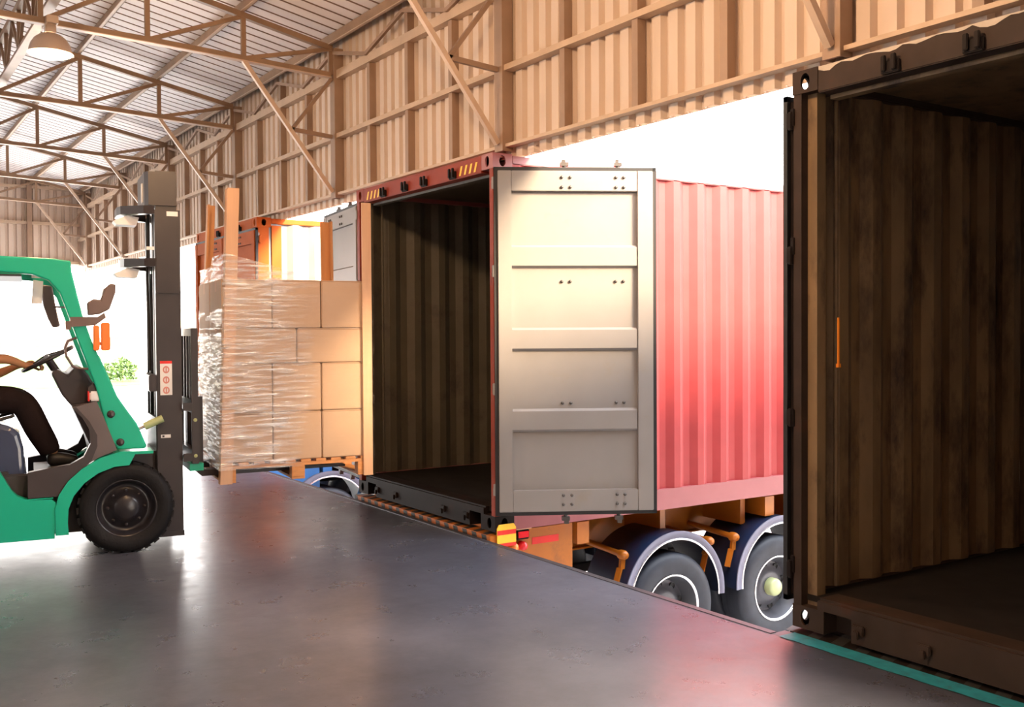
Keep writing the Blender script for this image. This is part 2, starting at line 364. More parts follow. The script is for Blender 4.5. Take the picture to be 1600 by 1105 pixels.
# roof: slope, ridge at y=-5
SL=.203
def rz(y): return 4.60+SL*(4.3-y) if y>-5 else 4.60+SL*9.3-SL*(-5-y)
ceil=thing('ceiling',None,None,(0,0,0),kind='structure')
sheetproto=None; PIT=.2
for k in range(int(28/1.0)+1):
    x=-24.0+k*1.0
    if sheetproto is None:
        mb=MB()
        for sgn,(ya,yb) in ((0,(4.62,-5.0)),(1,(-5.0,-15.0))):
            za,zb_=rz(ya)+.125,rz(yb)+.125
            for i in range(5):
                u=i*PIT
                prf=[(u,0),(u+.165,0),(u+.172,.022),(u+.193,.022),(u+.2,0)]
                for (a,da),(b,db),mi in zip(prf[:-1],prf[1:],(0,1,1,1)):
                    mb.add([(a,ya,za+da),(b,ya,za+db),(b,yb,zb_+db),(a,yb,zb_+da)],[(0,1,2,3)],mi)
                    
        # opaque top skin, joined closely above
        for (ya,yb) in ((4.62,-5.0),(-5.0,-15.0)):
            mb.add([(0,ya,rz(ya)+.155),(1,ya,rz(ya)+.155),(1,yb,rz(yb)+.155),(0,yb,rz(yb)+.155)],[(0,1,2,3)],0)
        sheetproto=mb.build('roof_sheet',['roof','groove'],ceil,loc=(x,0,0))
    else: copy_o(sheetproto,ceil,(x,0,0))
# purlins
PY=[4.33-.93*i for i in range(11)]
for i,y in enumerate(PY):
    mb=MB(); z=rz(y); h=.115
    mb.box(X0,X1,y-.005,y+.005,z,z+h,0); mb.box(X0,X1,y-.035,y+.0,z,z+.008,1); mb.box(X0,X1,y,y+.05,z+h-.008,z+h,0)
    mb.build('purlin',['truss','trusslight'],ceil)
for y in (-6,-7.5,-9,-10.5,-12,-13.5):
    mb=MB(); z=rz(y); mb.box(X0,X1,y-.03,y+.03,z,z+.115); mb.build('purlin','truss',ceil)
# roof trusses
names={0:'brown steel roof truss above the nearest container, mostly out of the picture',
 1:'steel roof truss over the open red container, its long brace ending at the container corner',
 2:'steel roof truss from which the round lamp hangs',
 3:'steel roof truss just beyond the one that carries the round lamp',
 4:'pale steel roof truss, second one beyond the lamp truss',
 5:'faint steel roof truss above the forklift mast, last before the far end wall',
 6:'faded steel roof truss right against the far end wall','x':'steel roof truss behind the nearest container'}
YB=4.34
def zb(y): return 4.285+.045*(YB-y) if y>2.4 else 4.372+.03*(2.4-y)
for i in range(-1,7):
    x=-3.53-3.22*i
    t=thing('roof_truss',names.get(i,names['x']),'truss',(x,YB,4.29),group='roof trusses')
    L=lambda yy,zz,dx=0:(dx,yy-YB,zz-4.29)
    ys=[y for y in PY if y>-5.1]
    mb=MB(); 
    for a,b in zip(ys[:-1],ys[1:]): mb.bar(L(a,zb(a)),L(b,zb(b)),.055,.05)
    for a,b in zip(ys[:-1],ys[1:]): mb.bar(L(a,zb(a)-.028),L(b,zb(b)-.028),.075,.008,1)
    mb.build('bottom_chord',['truss','trusslight'],t)
    mb=MB(); mb.bar(L(YB,rz(YB)-.03),L(-5,rz(-5)-.03),.06,.055); mb.build('top_chord','truss',t)
    for a in ys: mb=MB(); mb.bar(L(a,zb(a)),L(a,rz(a)-.03),.045,.04,up=(1,0,0)); mb.build('web_post','truss',t)
    for a,b in zip(ys[:-1],ys[1:]): mb=MB(); mb.bar(L(b,zb(b),.0),L(a,rz(a)-.04,.0),.035,.04); mb.build('web_diagonal','truss',t)
    y1=ys[1]; 
    mb=MB(); mb.bar(L(y1,zb(y1)-.02),L(YB,3.06),.042,.042); mb.build('knee_brace','trusslight',t)
    ym=(y1+YB)/2+.03; zm=(zb(y1)+3.06)/2-.02
    mb=MB(); mb.bar(L(ym,zm),L(YB,3.64),.035,.04); mb.build('brace_strut','steel',t)
    mb=MB(); mb.bar(L(ym,zm),L(YB,4.25),.035,.035); mb.build('brace_diagonal','steel',t)
# longitudinal lattice girder at y = 1.62
g=thing('lattice_girder','long lattice girder running under the roof behind the round lamp, top left','girder',(-14,1.62,4.5))
mb=MB(); mb.box(-9.9,17,-.03,.03,.03,.085,0); mb.box(-9.9,17,-.045,.045,.02,.03,1); mb.build('lower_chord',['truss','trusslight'],g)
mb=MB(); mb.box(-9.9,17,-.03,.03,.50,.56); mb.build('upper_chord','truss',g)
for i in range(27):
    x=-9.6+i*.98
    mb=MB(); mb.box(x-.022,x+.022,-.02,.02,.085,.50); mb.build('web_post','truss',g)
    mb=MB(); mb.bar((x,0,.08),(x+.49,0,.5),.03,.035); mb.build('web_diagonal','truss',g)
    mb=MB(); mb.bar((x+.49,.0,.5),(x+.98,0,.08),.03,.035); mb.build('web_diagonal','truss',g)

# high-bay lamps: the one in view, plus unseen ones added to warm the wall
def lamp(x,label):
    t=thing('high_bay_lamp',label,'lamp',(x,1.62,4.08),group='high bay lamps')
    mb=MB(); mb.lathe([(.185,.035),(.18,.075),(.165,.12),(.135,.165),(.09,.20),(.045,.215)],(0,0,0),'z',36)
    mb.lathe([(.195,.033),(.185,.035),(.185,.045)],(0,0,0),'z',36); mb.build('reflector_dome','lampshell',t)
    mb=MB(); mb.lathe([(.178,.034),(.17,.02),(.12,.005),(.0001,-.008)],(0,0,0),'z',30); mb.build('glass_cover','lampglass',t)
    mb=MB(); mb.box(-.045,.045,-.045,.045,.21,.30,bev=.01); mb.build('ballast_box','lampshell',t)
    mb=MB(); mb.box(-.13,.13,-.05,-.04,.28,.34); mb.box(-.13,.13,.04,.05,.28,.34)
    for dx in (-.125,-.04,.04,.125): mb.box(dx-.012,dx+.012,-.04,.04,.28,.345)
    mb.build('mounting_bracket','trusslight',t)
    ld=bpy.data.lights.new('lamp_light','POINT'); ld.energy=LAMP_W; ld.color=(1,.62,.33); ld.shadow_soft_size=.14
    lo=bpy.data.objects.new('lamp_light',ld); C.objects.link(lo); lo.parent=t; lo.location=(0,0,-.17)
    return t
LAMP_W=14
lamp(-9.97,'round dome lamp hanging from the roof truss at the top left, lit')
for x,LAMP_W,lb in ((-6.75,26,'added dome lamp above the red container, out of view, warming the wall'),(-3.53,72,'added dome lamp above the gap between red and nearest container, out of view, warming the wall')): lamp(x,lb)

# thin dust haze in the hall and in the yard air
HZ=0
if HZ:
    hm_=bpy.data.materials.new('dust_haze'); hm_.use_nodes=True; nt=hm_.node_tree; nt.nodes.clear()
    o_=nt.nodes.new('ShaderNodeOutputMaterial'); v_=nt.nodes.new('ShaderNodeVolumeScatter'); v_.inputs['Density'].default_value=HZ; v_.inputs['Anisotropy'].default_value=.35; v_.inputs['Color'].default_value=(1,.86,.70,1)
    nt.links.new(v_.outputs[0],o_.inputs['Volume'])
    mb=MB(); mb.box(-23.7,3.9,-14.9,4.44,.002,6.4); hz_=mb.build('haze',hm_); hz_['kind']='stuff'; hz_['label']='thin dusty haze in the air of the hall'; hz_['category']='haze'

# ------------------------------------------------------------------ containers
def corr(mb, P, u, n, L, z0, z1, mo=0, mi=1, per=.278, dep=.036, flat0=.10, t=.006):
    """trapezoid corrugation from point P along u, outer side towards n"""
    P=Vector(P);u=Vector(u);n=Vector(n); pr=[(0,0),(flat0,0)]; s=flat0
    while s+per<L-.05:
        pr+=[(s+.068,-dep),(s+.068+.07,-dep),(s+.206,0),(s+per,0)]; s+=per
    pr.append((L,0))
    for off,m_ in ((0,mo),(-t,mi)):
        vs=[]
        for a,d in pr:
            q=P+u*a+n*(d+off); vs+=[(q.x,q.y,z0),(q.x,q.y,z1)]
        mb.add(vs,[(2*i,2*i+2,2*i+3,2*i+1) for i in range(len(pr)-1)],m_)
def casting(parent,x,y,z,sx,sy,sz,mt):
    """hollow ISO corner fitting; sx,sy,sz = outward direction"""
    W_,D_,H_=.162,.178,.118; mb=MB(); cx,cy,cz=x-sx*W_/2,y-sy*D_/2,z-sz*H_/2
    face_hole(mb,(cx,y,cz),(1,0,0),(0,0,1),(0,sy,0),W_,H_,.030,.042)
    face_hole(mb,(x,cy,cz),(0,1,0),(0,0,1),(sx,0,0),D_,H_,.030,.042)
    face_hole(mb,(cx,cy,z),(1,0,0),(0,1,0),(0,0,sz),W_,D_,.032,.06)
    x2,y2,z2=x-sx*W_,y-sy*D_,z-sz*H_
    mb.add([(x2,y,z2),(x2,y2,z2),(x2,y2,z),(x2,y,z)],[(0,1,2,3)]); mb.add([(x,y2,z2),(x2,y2,z2),(x2,y2,z),(x,y2,z)],[(0,1,2,3)]); mb.add([(x,y,z2),(x2,y,z2),(x2,y2,z2),(x,y2,z2)],[(0,1,2,3)])
    return mb.build('corner_casting',mt,parent)
def cont_door(root, hinge, ang, zb_, side, mt='door', rods=True):
    """leaf: local x from hinge to free edge, inner face towards -y * side"""
    Wd=1.19; Hd=2.60
    d=MB(); s=side
    Y=lambda v:(v*s)
    def bx(x0,x1,y0,y1,z0,z1,mi=0,bev=0): d.box(x0,x1,Y(y0),Y(y1),z0,z1,mi,bev)
    bx(.0,.105,-.03,.045,0,Hd,0,.004); bx(Wd-.12,Wd,-.03,.045,0,Hd,0,.004)       # stiles
    bx(.105,Wd-.12,-.026,.045,0,.165,0,.004); bx(.105,Wd-.12,-.026,.045,Hd-.155,Hd,0,.004)
    bx(.105,Wd-.12,.008,.02,.165,Hd-.155)
    o=d.build('door',mt,root); o.location=hinge; o.rotation_euler=(0,0,ang)
    for zc in (.70,1.32,1.95):                # horizontal pressed ribs
        e=MB(); z0,z1=zc-.07,zc+.07; x0,x1=.105,Wd-.125
        pr=[(.008,z0-.018),(-.022,z0),(-.022,z1),(.008,z1+.018)]
        vs=[(x0,Y(a),z) for a,z in pr]+[(x1,Y(a),z) for a,z in pr]
        e.add(vs,[(0,1,5,4),(1,2,6,5),(2,3,7,6),(0,3,2,1),(4,5,6,7)]); e.build('pressed_rib',mt,o)
    ga=MB()
    for a in ((-.028,.0,-.028,Hd+.028),(Wd,Wd+.028,-.028,Hd+.028)): ga.box(a[0],a[1],Y(-.015),Y(.012),a[2],a[3])
    ga.box(-.028,Wd+.028,Y(-.015),Y(.012),-.028,0); ga.box(-.028,Wd+.028,Y(-.015),Y(.012),Hd,Hd+.028)
    ga.build('door_gasket','gasket',o)
    bo=MB()
    for fx in (.49,.555,.905,.965):
        for zc in (.055,.125,.83,1.76,Hd-.125,Hd-.05):
            if zc in (.83,1.76): yy=.008
            else: yy=-.026
            bo.lathe([(.012,Y(yy-.001)),(.012,Y(yy-.010)),(.0001,Y(yy-.012))],(fx,0,zc),'y',8)
    bo.build('bolt_heads','galv',o)['kind']='stuff'
    for fx in ((.52,.935) if rods else ()):
        r_=MB(); r_.tube([(fx,Y(.075),-.06),(fx,Y(.075),Hd+.06)],.017,10)
        r_.box(fx-.03,fx+.03,Y(.05),Y(.10),-.085,-.055); r_.box(fx-.012,fx+.022,Y(.05),Y(.09),-.11,-.08); r_.box(fx-.03,fx+.03,Y(.05),Y(.10),Hd+.05,Hd+.075); r_.box(fx-.02,fx+.008,Y(.055),Y(.085),Hd+.07,Hd+.10)
        for zz in (.35,1.0,1.9,2.3): r_.box(fx-.035,fx+.035,Y(.045),Y(.1),zz,zz+.05)
        r_.box(fx-.02,fx+.30*(1 if fx<.8 else -1),Y(.095),Y(.11),1.05,1.08)
        r_.build('locking_rod','galv',o)
    for zz in (.1,.9,1.75,2.45):
        h_=MB(); h_.box(-.045,.03,Y(.02),Y(.052),zz,zz+.085,bev=.004); h_.tube([(-.03,Y(.04),zz-.005),(-.03,Y(.04),zz+.09)],.014,8); h_.build('hinge',mt,o)
    return o
def container(label, xl, y0, z0, H=2.896, paint='red', side='pinkred', rail='rail', inner='inner1', L=12.19, name='shipping_container', darkfront=None, closed=False, post=None):
    W=2.438; t=thing(name,label,'container',(xl+W/2,y0,z0)); hw=W/2
    post=post or paint; sill=darkfront or paint
    # castings
    for sx in (-1,1):
        for (yy,sy) in ((0,-1),(L,1)):
            casting(t,sx*hw,yy,0,sx,sy,-1,sill if sy<0 else paint); casting(t,sx*hw,yy,H,sx,sy,1,'rail' if (sx>0 and paint=='red') else paint)
    for sx in (-1,1):      # rear and front posts
        for ya,yb in ((.004,.15),(L-.15,L-.004)):
            m_=MB(); m_.box(sx*(hw-.004),sx*(hw-.055),ya,yb,.118,H-.118); m_.box(sx*(hw-.055),sx*(hw-.115),ya+.05,yb-.03,.118,H-.118,1)
            m_.build('corner_post',[post,inner],t)
        m_=MB(); m_.box(sx*(hw-.06),sx*hw,.178,L-.178,H-.075,H-.01,bev=.006); m_.build('top_side_rail',rail,t)
        m_=MB(); m_.box(sx*(hw-.05),sx*hw,.178,L-.178,.02,.175); m_.box(sx*(hw-.10),sx*hw,.178,L-.178,.0,.02); m_.build('bottom_side_rail',rail,t)
        m_=MB(); corr(m_,(sx*(hw-.006),.15,0),(0,1,0),(sx,0,0),L-.3,.17,H-.07); m_.build('corrugated_side',[side,inner],t)
    m_=MB(); corr(m_,(hw-.16,L-.02,0),(-1,0,0),(0,1,0),W-.32,.15,H-.1); m_.build('front_wall',[side,inner],t)
    m_=MB()     # roof
    m_.box(-hw+.05,hw-.05,.15,L-.1,H-.03,H-.024,0); m_.box(-hw+.05,hw-.05,.15,L-.1,H-.036,H-.030,1)
    k=0
    while .3+k*.35<L-.3: m_.box(-hw+.12,hw-.12,.3+k*.35,.3+k*.35+.14,H-.024,H-.004,0); k+=1
    m_.build('roof_panel',[side,inner],t)
    m_=MB(); m_.box(-hw+.05,hw-.05,.05,L-.05,.14,.172); m_.build('plywood_floor','ply',t)
    # header and sill, sill with two fork pockets
    m_=MB(); m_.box(-hw+.162,hw-.162,.0,.10,H-.135,H-.002,bev=.005); m_.box(-hw+.162,hw-.162,.10,.16,H-.155,H-.03,1); m_.build('door_header',[sill if not paint=='red' else paint,inner],t)
    m_=MB(); a=hw-.162
    m_.box(-a,-a+.04,.0,.12,.0,.165); m_.box(a-.04,a,.0,.12,.0,.165); m_.box(-a+.04+.17,a-.04-.17,.0,.12,.0,.165)
    for s in (-1,1): m_.box(s*(a-.04),s*(a-.21),.0,.12,.118,.165); m_.box(s*(a-.04),s*(a-.21),.10,.12,.0,.118)
    m_.box(-a,a,.02,.16,.165,.178); m_.build('door_sill',sill,t)
    for s in (-.92,-.5,.5,.92):
        m_=MB(); x=s*(hw-.35); m_.box(x-.035,x+.035,-.02,.0,.05,.10,bev=.005); m_.box(x-.015,x+.015,-.035,-.018,.035,.075,bev=.004); m_.build('cam_keeper',sill,t)

    for x in (-.62,-.2,.15,.63):
        m_=MB(); m_.box(x-.05,x+.05,-.02,.0,H-.13,H-.07,bev=.005); m_.box(x-.04,x-.015,-.035,-.018,H-.12,H-.045,bev=.004); m_.box(x+.015,x+.04,-.035,-.018,H-.12,H-.045,bev=.004); m_.build('cam_keeper','dark',t)
    for s in (-1,1):
        for zz in (.28,1.05,1.95,2.62):
            m_=MB(); m_.box(s*(hw-.012),s*(hw+.012),-.006,.03,zz,zz+.09,bev=.003); m_.build('hinge_lug','door' if post!='near' else 'dark',t)
    # lashing bars inside
    for s in (-1,1):
        m_=MB(); m_.tube([(s*(hw-.10),.22,.2),(s*(hw-.10),.22,H-.14)],.012,8); m_.build('lashing_bar',inner,t)
    return t
ZC=.045
red=container('red high shipping container with open grey door and pink corrugated side, behind the pallet',-8.954,4.145,ZC,darkfront='dark')
cont_door(red,(1.219+.016,.03,.155),R(60.5),0,1)
cont_door(red,(-1.219-.016,.03,.155),R(172),0,-1)
# hazard decals on the red header
hz=MB()
for x0 in (-.99,.72):
    for k in range(4):
        x=x0+k*.075; z=2.896-.105
        hz.add([(x,-.003,z-.012),(x+.028,-.003,z-.012),(x+.058,-.003,z+.062),(x+.03,-.003,z+.062)],[(0,1,2,3)])
hz.build('yellow_stripe_decals','yellow',red)
# third container, nearest, dark, worn tan inside
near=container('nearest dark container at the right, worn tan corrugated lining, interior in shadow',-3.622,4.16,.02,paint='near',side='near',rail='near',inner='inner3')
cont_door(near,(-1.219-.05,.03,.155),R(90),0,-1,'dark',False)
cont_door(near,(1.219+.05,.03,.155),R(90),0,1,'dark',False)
m_=MB(); m_.box(-1.07,-1.062,.17,.18,1.38,1.62); m_.box(-1.074,-1.058,.165,.185,1.36,1.38); m_.build('lashing_strap','strap',near)
m_=MB(); n=60; vs=[];fs=[]  # ragged pale strip: light caught by the top rail, put in as colour
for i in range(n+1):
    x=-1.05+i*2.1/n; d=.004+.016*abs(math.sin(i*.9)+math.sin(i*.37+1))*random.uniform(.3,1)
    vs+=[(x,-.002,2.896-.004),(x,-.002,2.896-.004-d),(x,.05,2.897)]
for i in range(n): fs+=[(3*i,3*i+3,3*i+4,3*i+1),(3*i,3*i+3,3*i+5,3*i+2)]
m_.add(vs,fs); m_.build('lit_rail_edge','litedge',near)
orng=container('orange container with white corrugated side, standing beyond the wrapped pallet',-14.19,4.145,.07,paint='orange',side='whiteside',rail='orange',inner='inner1')
# its rear doors are shut
for s in (-1,1):
    o=cont_door(orng,(s*1.205,-.0,.14),R(180) if s>0 else 0,0,-1 if s>0 else 1,'orange')
m_=MB(); m_.box(1.2195,1.235,.18,.30,.2,2.8); m_.build('side_plate','orange',orng)
m_=MB(); m_.box(1.222,1.24,2.5,2.75,2.35,2.6); m_.build('side_vent','door',orng)

# ------------------------------------------------------------------ trailers
def wheel(parent, y, xo, zc, r=.49):
    """outer face at local x = xo, axle along x"""
    t=MB()
    prof=[(r-.20,0.0),(r-.17,.012),(r-.09,.018),(r-.04,.012),(r-.01,-.012),(r,-.04),(r,-.22),(r-.01,-.25),(r-.05,-.27),(r-.2,-.26)]
    t.lathe(prof,(xo,y,zc),'x',48)
    for dx in (-.09,-.13,-.17): t.lathe([(r+.001,dx-.004),(r-.012,dx),(r+.001,dx+.004)],(xo,y,zc),'x',48)
    w_=t.build('wheel','rubberdust',parent)
    d=MB()
    ri=r-.195
    d.lathe([(ri+.012,.012),(ri,.016),(ri-.008,.004)],(xo,y,zc),'x',40,1)
    d.lathe([(ri-.008,.004),(ri-.03,-.05),(ri-.05,-.10),(ri-.06,-.13)],(xo,y,zc),'x',40,0)
    d.lathe([(ri-.06,-.13),(.20,-.13),(.15,-.09),(.12,-.08),(.0001,-.08)],(xo,y,zc),'x',40,0)
    d.build('wheel_disc',['rim','chrome'],w_)
    for k in range(8):
        h=MB(); a=2*PI*k/8+.2; h.lathe([(.030,-.118),(.026,-.1275),(.0001,-.128)],(xo,y+math.cos(a)*.20,zc+math.sin(a)*.20),'x',14); h.build('hand_hole','gasket',w_)
    h=MB(); h.lathe([(.085,-.08),(.082,-.02),(.07,.0),(.0001,.005)],(xo,y,zc),'x',24); h.build('hub_cap','hub',w_)
    t=MB(); prof=[(r-.2,-.30),(r-.05,-.31),(r,-.34),(r,-.54),(r-.05,-.58),(r-.2,-.57)]; t.lathe(prof,(xo,y,zc),'x',40); t.build('inner_tyre','rubberdust',w_)
def fender(parent,y,xo,zc,r,mt,lip,a0=-4,a1=184):
    t=MB(); w_=.56
    t.lathe([(r,0),(r,-w_),(r-.006,-w_),(r-.006,0)],(xo,y,zc),'x',40,0,R(a0),R(a1))
    o=t.build('mudguard',mt,parent)
    t=MB(); t.lathe([(r+.012,.004),(r-.05,.004),(r-.05,-.006),(r+.012,-.006)],(xo,y,zc),'x',40,0,R(a0),R(a1)); t.lathe([(r-.05,.004),(r-.062,.012),(r-.066,.004)],(xo,y,zc),'x',40,1,R(a0),R(a1)); t.build('mudguard_lip',[lip,'chrome'],o)
    for s,ya in ((-1,y-.50),(1,y+.50)):
        b=MB(); z=zc+.42
        b.tube([(xo-.75,ya,z+.04),(xo-.12,ya,z)],.026,10); b.lathe([(.04,-.05),(.042,0),(.03,.03),(.0001,.035)],(xo-.10,ya,z),'x',14)
        b.bar((xo-.12,ya,z-.02),(xo-.12,ya-s*.02-.03,z-.12),.045,.03); b.bar((xo-.12,ya-.03,z-.11),(xo-.10,ya-.10,z-.26),.05,.02)
        b.build('mudguard_bracket','chassis' if mt=='fender' else 'bluech',o)
def trailer(label,xc,y0,mt,fm,lip,wy,zt=.02,rear=True,xo=1.195,zw=-.84,fr=.57,fz=-.74):
    t=thing('container_trailer',label,'trailer',(xc,y0,-1.33)); Z=lambda z:z+1.33
    for s in (-1,1):
        m_=MB(); x=s*.5; m_.box(x-.006,x+.006,.15,12.2,Z(-.36),Z(zt)); m_.box(x-.07,x+.07,.15,12.2,Z(zt-.014),Z(zt)); m_.box(x-.07,x+.07,.15,12.2,Z(-.36),Z(-.346)); m_.build('main_beam',mt if mt!='bluech' else 'dark',t)
        for yy in (1.9,2.9,3.5,4.4,5.6,7,8.4,9.8,11.2):
            m_=MB(); m_.box(s*.506,s*1.0,yy-.03,yy+.03,Z(-.24),Z(zt)); m_.build('outrigger',mt,t)
        m_=MB(); m_.box(s*1.12,s*1.135,.12,.80,Z(-.34),Z(zt)); m_.box(s*1.0,s*1.12,.12,.80,Z(zt-.012),Z(zt)); m_.build('side_plate',mt,t)
    for yy in (.9,3.1,5.6,8.4,11.9): m_=MB(); m_.box(-1.15,1.15,yy-.06,yy+.06,Z(-.16),Z(zt)); m_.build('cross_member',mt,t)
    m_=MB(); m_.box(-1.21,1.21,-.04,.10,Z(-.14),Z(zt),bev=.004); bu=m_.build('rear_bumper',mt,t)
    st=MB()
    for k in range(17):
        x=-1.18+k*.145; st.add([(x,-.042,Z(-.139)),(x+.07,-.042,Z(-.139)),(x+.07-.045,-.042,Z(zt-.03)),(x-.045,-.042,Z(zt-.03))],[(0,1,2,3)]); st.add([(x-.045,-.0415,Z(zt-.03)),(x+.025,-.0415,Z(zt-.03)),(x+.015,-.0415,Z(zt-.002)),(x-.055,-.0415,Z(zt-.002))],[(0,1,2,3)]); st.add([(x-.055,-.036,Z(zt+.001)),(x+.015,-.036,Z(zt+.001)),(x-.03,.098,Z(zt+.001)),(x-.10,.098,Z(zt+.001))],[(0,1,2,3)])
    st.build('hazard_stripes','blackch',bu)
    ax=MB(); 
    for y in wy: ax.tube([(-1.0,y,Z(zw)),(1.0,y,Z(zw))],.06,10)
    for s in (-1,1):
        ax.box(s*.42,s*.50,wy[0]-.6,wy[-1]+.6,Z(zw-.02),Z(zw+.06))
        for y in wy: ax.box(s*.40,s*.52,y-.08,y+.08,Z(zw+.06),Z(-.346))
    ax.build('axle','dark',t)
    for s in (1,-1):
        for y in wy:
            if s>0: wheel(t,y,xo,Z(zw)); fender(t,y+.03,xo+.02,Z(fz),fr,fm,lip)
    # far side wheels: same pieces turned round
    sub=[c for c in t.children if c.name.startswith(('wheel','mudguard'))]
    for c in sub:
        o=copy_o(c,t); o.rotation_euler=(0,0,PI); o.location=(0,wy[0]+wy[-1]+(0 if c.name.startswith('wheel') else .06),0)
        for g_ in c.children: copy_o(g_,o)
    m_=MB(); m_.bar((-.6,10.9,Z(-.35)),(-.6,10.9,Z(-1.3)),.12,.12); m_.bar((.6,10.9,Z(-.35)),(.6,10.9,Z(-1.3)),.12,.12); m_.box(-.75,-.45,10.75,11.05,0,Z(-1.3)); m_.box(.75,.45,10.75,11.05,0,Z(-1.3)); m_.build('landing_legs','dark',t)
    return t
XC=-7.735
t1=trailer('orange container trailer under the red container, two wheels showing',XC,4.145,'chassis','fender','fedge',(1.83,3.15))
Z=lambda z:z+1.33
# reflective end plate, tape and lamps of the near rear corner
m_=MB(); pl=[(.012,-.07),(.185,-.07),(.185,.07),(.165,.10),(.03,.10),(.012,.07)]
m_.prism([(a,Z(b)) for a,b in pl],'yz',1.224,1.232); ep=m_.build('marker_plate','yellow',t1)
m_=MB(); m_.box(1.232,1.2335,.013,.184,Z(.02),Z(.055)); m_.box(1.232,1.2335,.013,.184,Z(-.0705),Z(-.045)); m_.build('red_band','sred',ep)
for ya,yb in ((.40,.66),(3.55,4.0)): m_=MB(); m_.box(1.1355,1.138,ya,yb,Z(-.11),Z(-.055)); m_.build('red_reflective_tape','sred',t1)
m_=MB(); m_.box(1.14,1.20,.215,.335,Z(-.045),Z(.035),bev=.008); m_.box(1.14,1.21,.20,.35,Z(.035),Z(.05),1,bev=.003); lb=m_.build('marker_lamp',['dark','plankl'],t1)
m_=MB(); m_.box(1.20,1.207,.225,.325,Z(-.03),Z(.02),bev=.003); m_.build('lamp_lens','lens_red',lb)
for yy,mm in ((.20,'amber'),(.285,'lens_red')):
    m_=MB(); m_.lathe([(.036,-.04),(.036,.0),(.028,.02),(.0001,.028)],(1.185,yy,Z(-.10)),'x',18); m_.build('round_lamp',mm,t1)
t0=trailer('blue container trailer under the orange container, one grey mudguard showing',-12.97,4.145,'bluech','fenderg','fedge',(.88,2.2),zt=.045,fz=-.72)
t3=trailer('trailer hidden under the nearest dark container',-2.403,4.16,'dark','fender','fedge',(1.83,3.15),zt=.0)

# ------------------------------------------------------------------ forklift frame of reference (x forward, y to its left, z up)
P0=Vector((-7.588,1.654,0)); FR=R(82)
def at(a,b,z=0):
    return (P0.x+a*math.cos(FR)-b*math.sin(FR), P0.y+a*math.sin(FR)+b*math.cos(FR), z)
fk=thing('forklift','green forklift truck carrying the wrapped pallet, dark mast raised, left','forklift',tuple(P0),FR)
B=1.10
# wheels
def fwheel(x,zc,r,b0,b1,out):
    m_=MB(); s=1 if out<0 else -1; yo=b0 if out<0 else b1; wd=b1-b0
    m_.lathe([(r*.60,yo+s*.03),(r*.66,yo+s*.008),(r*.86,yo),(r*.955,yo+s*.012),(r,yo+s*.05),(r,yo+s*(wd-.05)),(r*.95,yo+s*(wd-.01)),(r*.6,yo+s*(wd-.02))],(x,0,zc),'y',56)
    for k in range(28):
        a=2*PI*k/28
        p_=[Vector((math.cos(a+d)*q,0,math.sin(a+d)*q)) for d in (-.07,.07) for q in (r-.01,r+.007)]
        vs=[(x+p.x,yo+s*yy,zc+p.z) for yy in (.03,wd*.48) for p in p_]; m_.add(vs,[(0,1,3,2),(4,6,7,5),(0,4,5,1),(2,3,7,6),(1,5,7,3),(0,2,6,4)])
    o=m_.build('wheel','fblack',fk)
    m_=MB(); q=r/.325
    m_.lathe([(r*.64,yo+s*.012),(r*.62,yo+s*.01),(r*.60,yo+s*.03),(r*.55,yo+s*.07),(r*.50,yo+s*.09),(r*.46,yo+s*.085),(.098*q,yo+s*.06),(.09*q,yo+s*.035),(.07*q,yo+s*.02),(.0001,yo+s*.018)],(x,0,zc),'y',40); m_.build('wheel_disc','fdisc',o)
    m_=MB()
    for k in range(8):
        a=2*PI*k/8; m_.lathe([(.012,yo+s*.08),(.012,yo+s*.062),(.0001,yo+s*.06)],(x+math.cos(a)*.125*q,0,zc+math.sin(a)*.125*q),'y',8)
    m_.build('wheel_nuts','char',o)['kind']='stuff'
fwheel(.04,.325,.325,0,.25,-1); fwheel(.04,.325,.325,B-.25,B,1); fwheel(-1.42,.27,.27,.06,.26,-1); fwheel(-1.42,.27,.27,B-.26,B-.06,1)
# lower body sides with the step cut into them
for b0,b1 in ((.01,.10),(B-.10,B-.01)):
    poly=[(-.435,.15),(-.425,.40),(-.45,.425),(-.60,.43),(-.665,.46),(-.70,.50),(-.775,.64),(-.80,.70),(-1.05,.74),(-1.12,.62),(-1.20,.585),(-1.45,.60),(-1.68,.58),(-1.72,.35),(-1.16,.30),(-1.08,.15)]
    m_=MB(); m_.prism(poly,'xz',b0,b1); m_.build('side_body','green',fk)
m_=MB(); m_.box(-1.7,.10,.26,.84,.14,.45); m_.box(-.10,.16,.25,.85,.25,.62); m_.box(.12,.27,.27,.83,.30,.70); m_.build('chassis','char',fk)
m_=MB(); m_.box(-.80,-.40,.10,1.0,.395,.432); m_.build('floor_plate','plas',fk)
m_=MB(); m_.box(-.62,-.44,.012,.10,.431,.437); m_.build('step_tread','green',fk)
